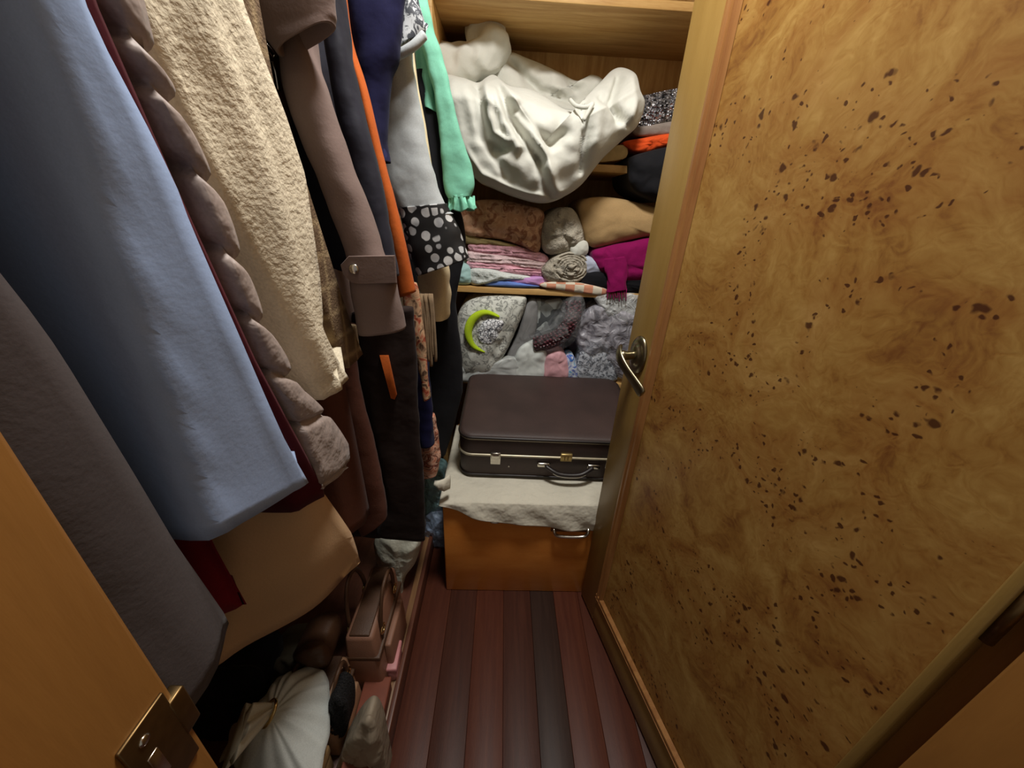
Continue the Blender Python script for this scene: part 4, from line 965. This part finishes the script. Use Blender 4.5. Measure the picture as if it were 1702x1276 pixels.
blob('white_carrier_bag', 'crumpled white carrier bag behind the brown handbag', 'bag', [(622, 898), (645, 888), (690, 890), (700, 902), (690, 935), (672, 962), (668, 1000), (640, 985), (628, 940)], .97, .12, plain('white_carrier', S(196, 196, 180), .4, bd=.02, nscale=20), bulge=.05, amp=.015, fr=18)
# pleated white fabric fan
fan = empty('pleated_bag', (-.52, .46, .1), label='pale translucent gift bag gathered into a pleated fan', cat='bag')
g0 = PZ(440, 1190, .30); rings = []
rim = [(392, 1240), (400, 1290), (470, 1330), (520, 1320), (540, 1250), (548, 1190), (546, 1130), (520, 1108), (485, 1115), (450, 1140)]
rim3 = [PZ(u, v, .20 + .10 * (1 - (v - 1108) / 220)) for u, v in rim]
RC = closed_cr([tuple(p) for p in rim3], 132)
c0 = PZ(447, 1185, .34)
for k in range(18):
    f = k / 17; ring = []
    for j, p in enumerate(RC):
        q = c0.lerp(Vector(p), .10 + .90 * f); q.z += .006 * f * math.sin(2 * math.pi * j * 13 / 132 + 4 * nz3(j / 132 * 6, 0, 0, 1.5, 3)) + .022 * f * nz3(q.x, q.y, 0, 16, 2) + .05 * math.sin(math.pi * f) * .5
        ring.append(q)
    rings.append(ring)
bot = [[Vector((p.x * .6 + c0.x * .4, p.y * .6 + c0.y * .4, .075)) for p in rings[-1]]]
M_org = fabric('pale_organza', S(216, 220, 214), .5, wd=.008, bs=200)
mk('pleated_skirt', *loft(rings + bot), M_org, fan)
rings = []
t0 = c0; t1 = PZ(392, 1225, .40)
for k in range(12):
    f = k / 11; c = t0.lerp(t1, f); r_ = .016 + .035 * f
    rings.append([c + Vector((math.cos(a) * .6, math.sin(a) * .8, math.sin(a + 1) * .8)) * r_ * (1 + .22 * math.sin(7 * a + 2 * f)) for a in [2 * math.pi * j / 56 for j in range(56)]])
mk('gathered_ruffle', *loft(rings), fabric('cream_organza', S(214, 210, 190), .6), fan)
mk('tie', *tube([c0 + Vector((math.cos(a) * .017, math.sin(a) * .02, math.sin(a + 1) * .02)) for a in [2 * math.pi * j / 20 for j in range(20)]], .004, 6, closed=True), M_gold, fan)
# dark and cardboard items around it
def carton(name, label, x0, x1, y0, y1, z0, z1, mat, rz=0):
    cx, cy = (x0 + x1) / 2, (y0 + y1) / 2
    e = empty(name, (cx, cy, z0), rz, label, 'box')
    w2, l2, h = (x1 - x0) / 2, (y1 - y0) / 2, z1 - z0
    boxo('box_body', -w2, w2, -l2, l2, 0, h * .75, mat, e, .003, True)
    boxo('box_lid', -w2 - .003, w2 + .003, -l2 - .003, l2 + .003, h * .7, h, mat, e, .004, True)
    return e
carton('red_brown_box', 'reddish-brown box lying along the plinth edge under the handbags', -.36, -.29, .38, .62, .07, .13, plain('red_brown_card', S(122, 66, 48), .6), .03)
carton('shoe_box', 'tan cardboard shoe box on the plinth between the pleated bag and the tan handbag', -.52, -.40, .50 - .13, .455, zp, .16, plain('tan_card', S(160, 124, 80), .8), 0)
carton('pink_box', 'small pink box at the plinth edge below the brown handbag', -.325, -.285, .64, .72, .07, .135, plain('pink_card', S(196, 130, 130), .5), .06)
blob('grey_paper_bag', 'crumpled grey-brown paper bag lying on the plinth edge', 'bag', [(552, 1330), (568, 1250), (598, 1198), (620, 1190), (636, 1235), (642, 1330)], .455, .05, plain('grey_paper', S(150, 136, 116), .7, bd=.02, nscale=15), bulge=.03, amp=.012, fr=20)
blob('furry_slipper', 'black furry slipper behind the pleated bag', 'slipper', [(545, 1170), (560, 1150), (578, 1165), (578, 1210), (560, 1235), (545, 1225)], .50, .06, fabric('black_fur', S(30, 28, 28), bs=240, bd=.02), bulge=.03, amp=.008, fr=60)
blob('olive_pouch', 'olive grey pouch behind the pleated bag', 'pouch', [(435, 1120), (455, 1095), (490, 1090), (520, 1108), (515, 1150), (470, 1165), (438, 1155)], .62, .12, fabric('olive_grey', S(104, 96, 78)), bulge=.04, amp=.008)
blob('brown_purse', 'glossy brown purse tucked beside the tan handbag', 'purse', [(488, 1085), (510, 1068), (540, 1068), (550, 1090), (540, 1110), (505, 1112), (490, 1100)], .58, .1, M_dkbr, bulge=.04, amp=.004)
blob('black_boots_bag', 'black cloth bag lying at the back of the plinth', 'bag', [(300, 1130), (420, 1105), (440, 1150), (420, 1220), (330, 1290), (290, 1200)], .55, .12, C_black, bulge=.05, amp=.012)
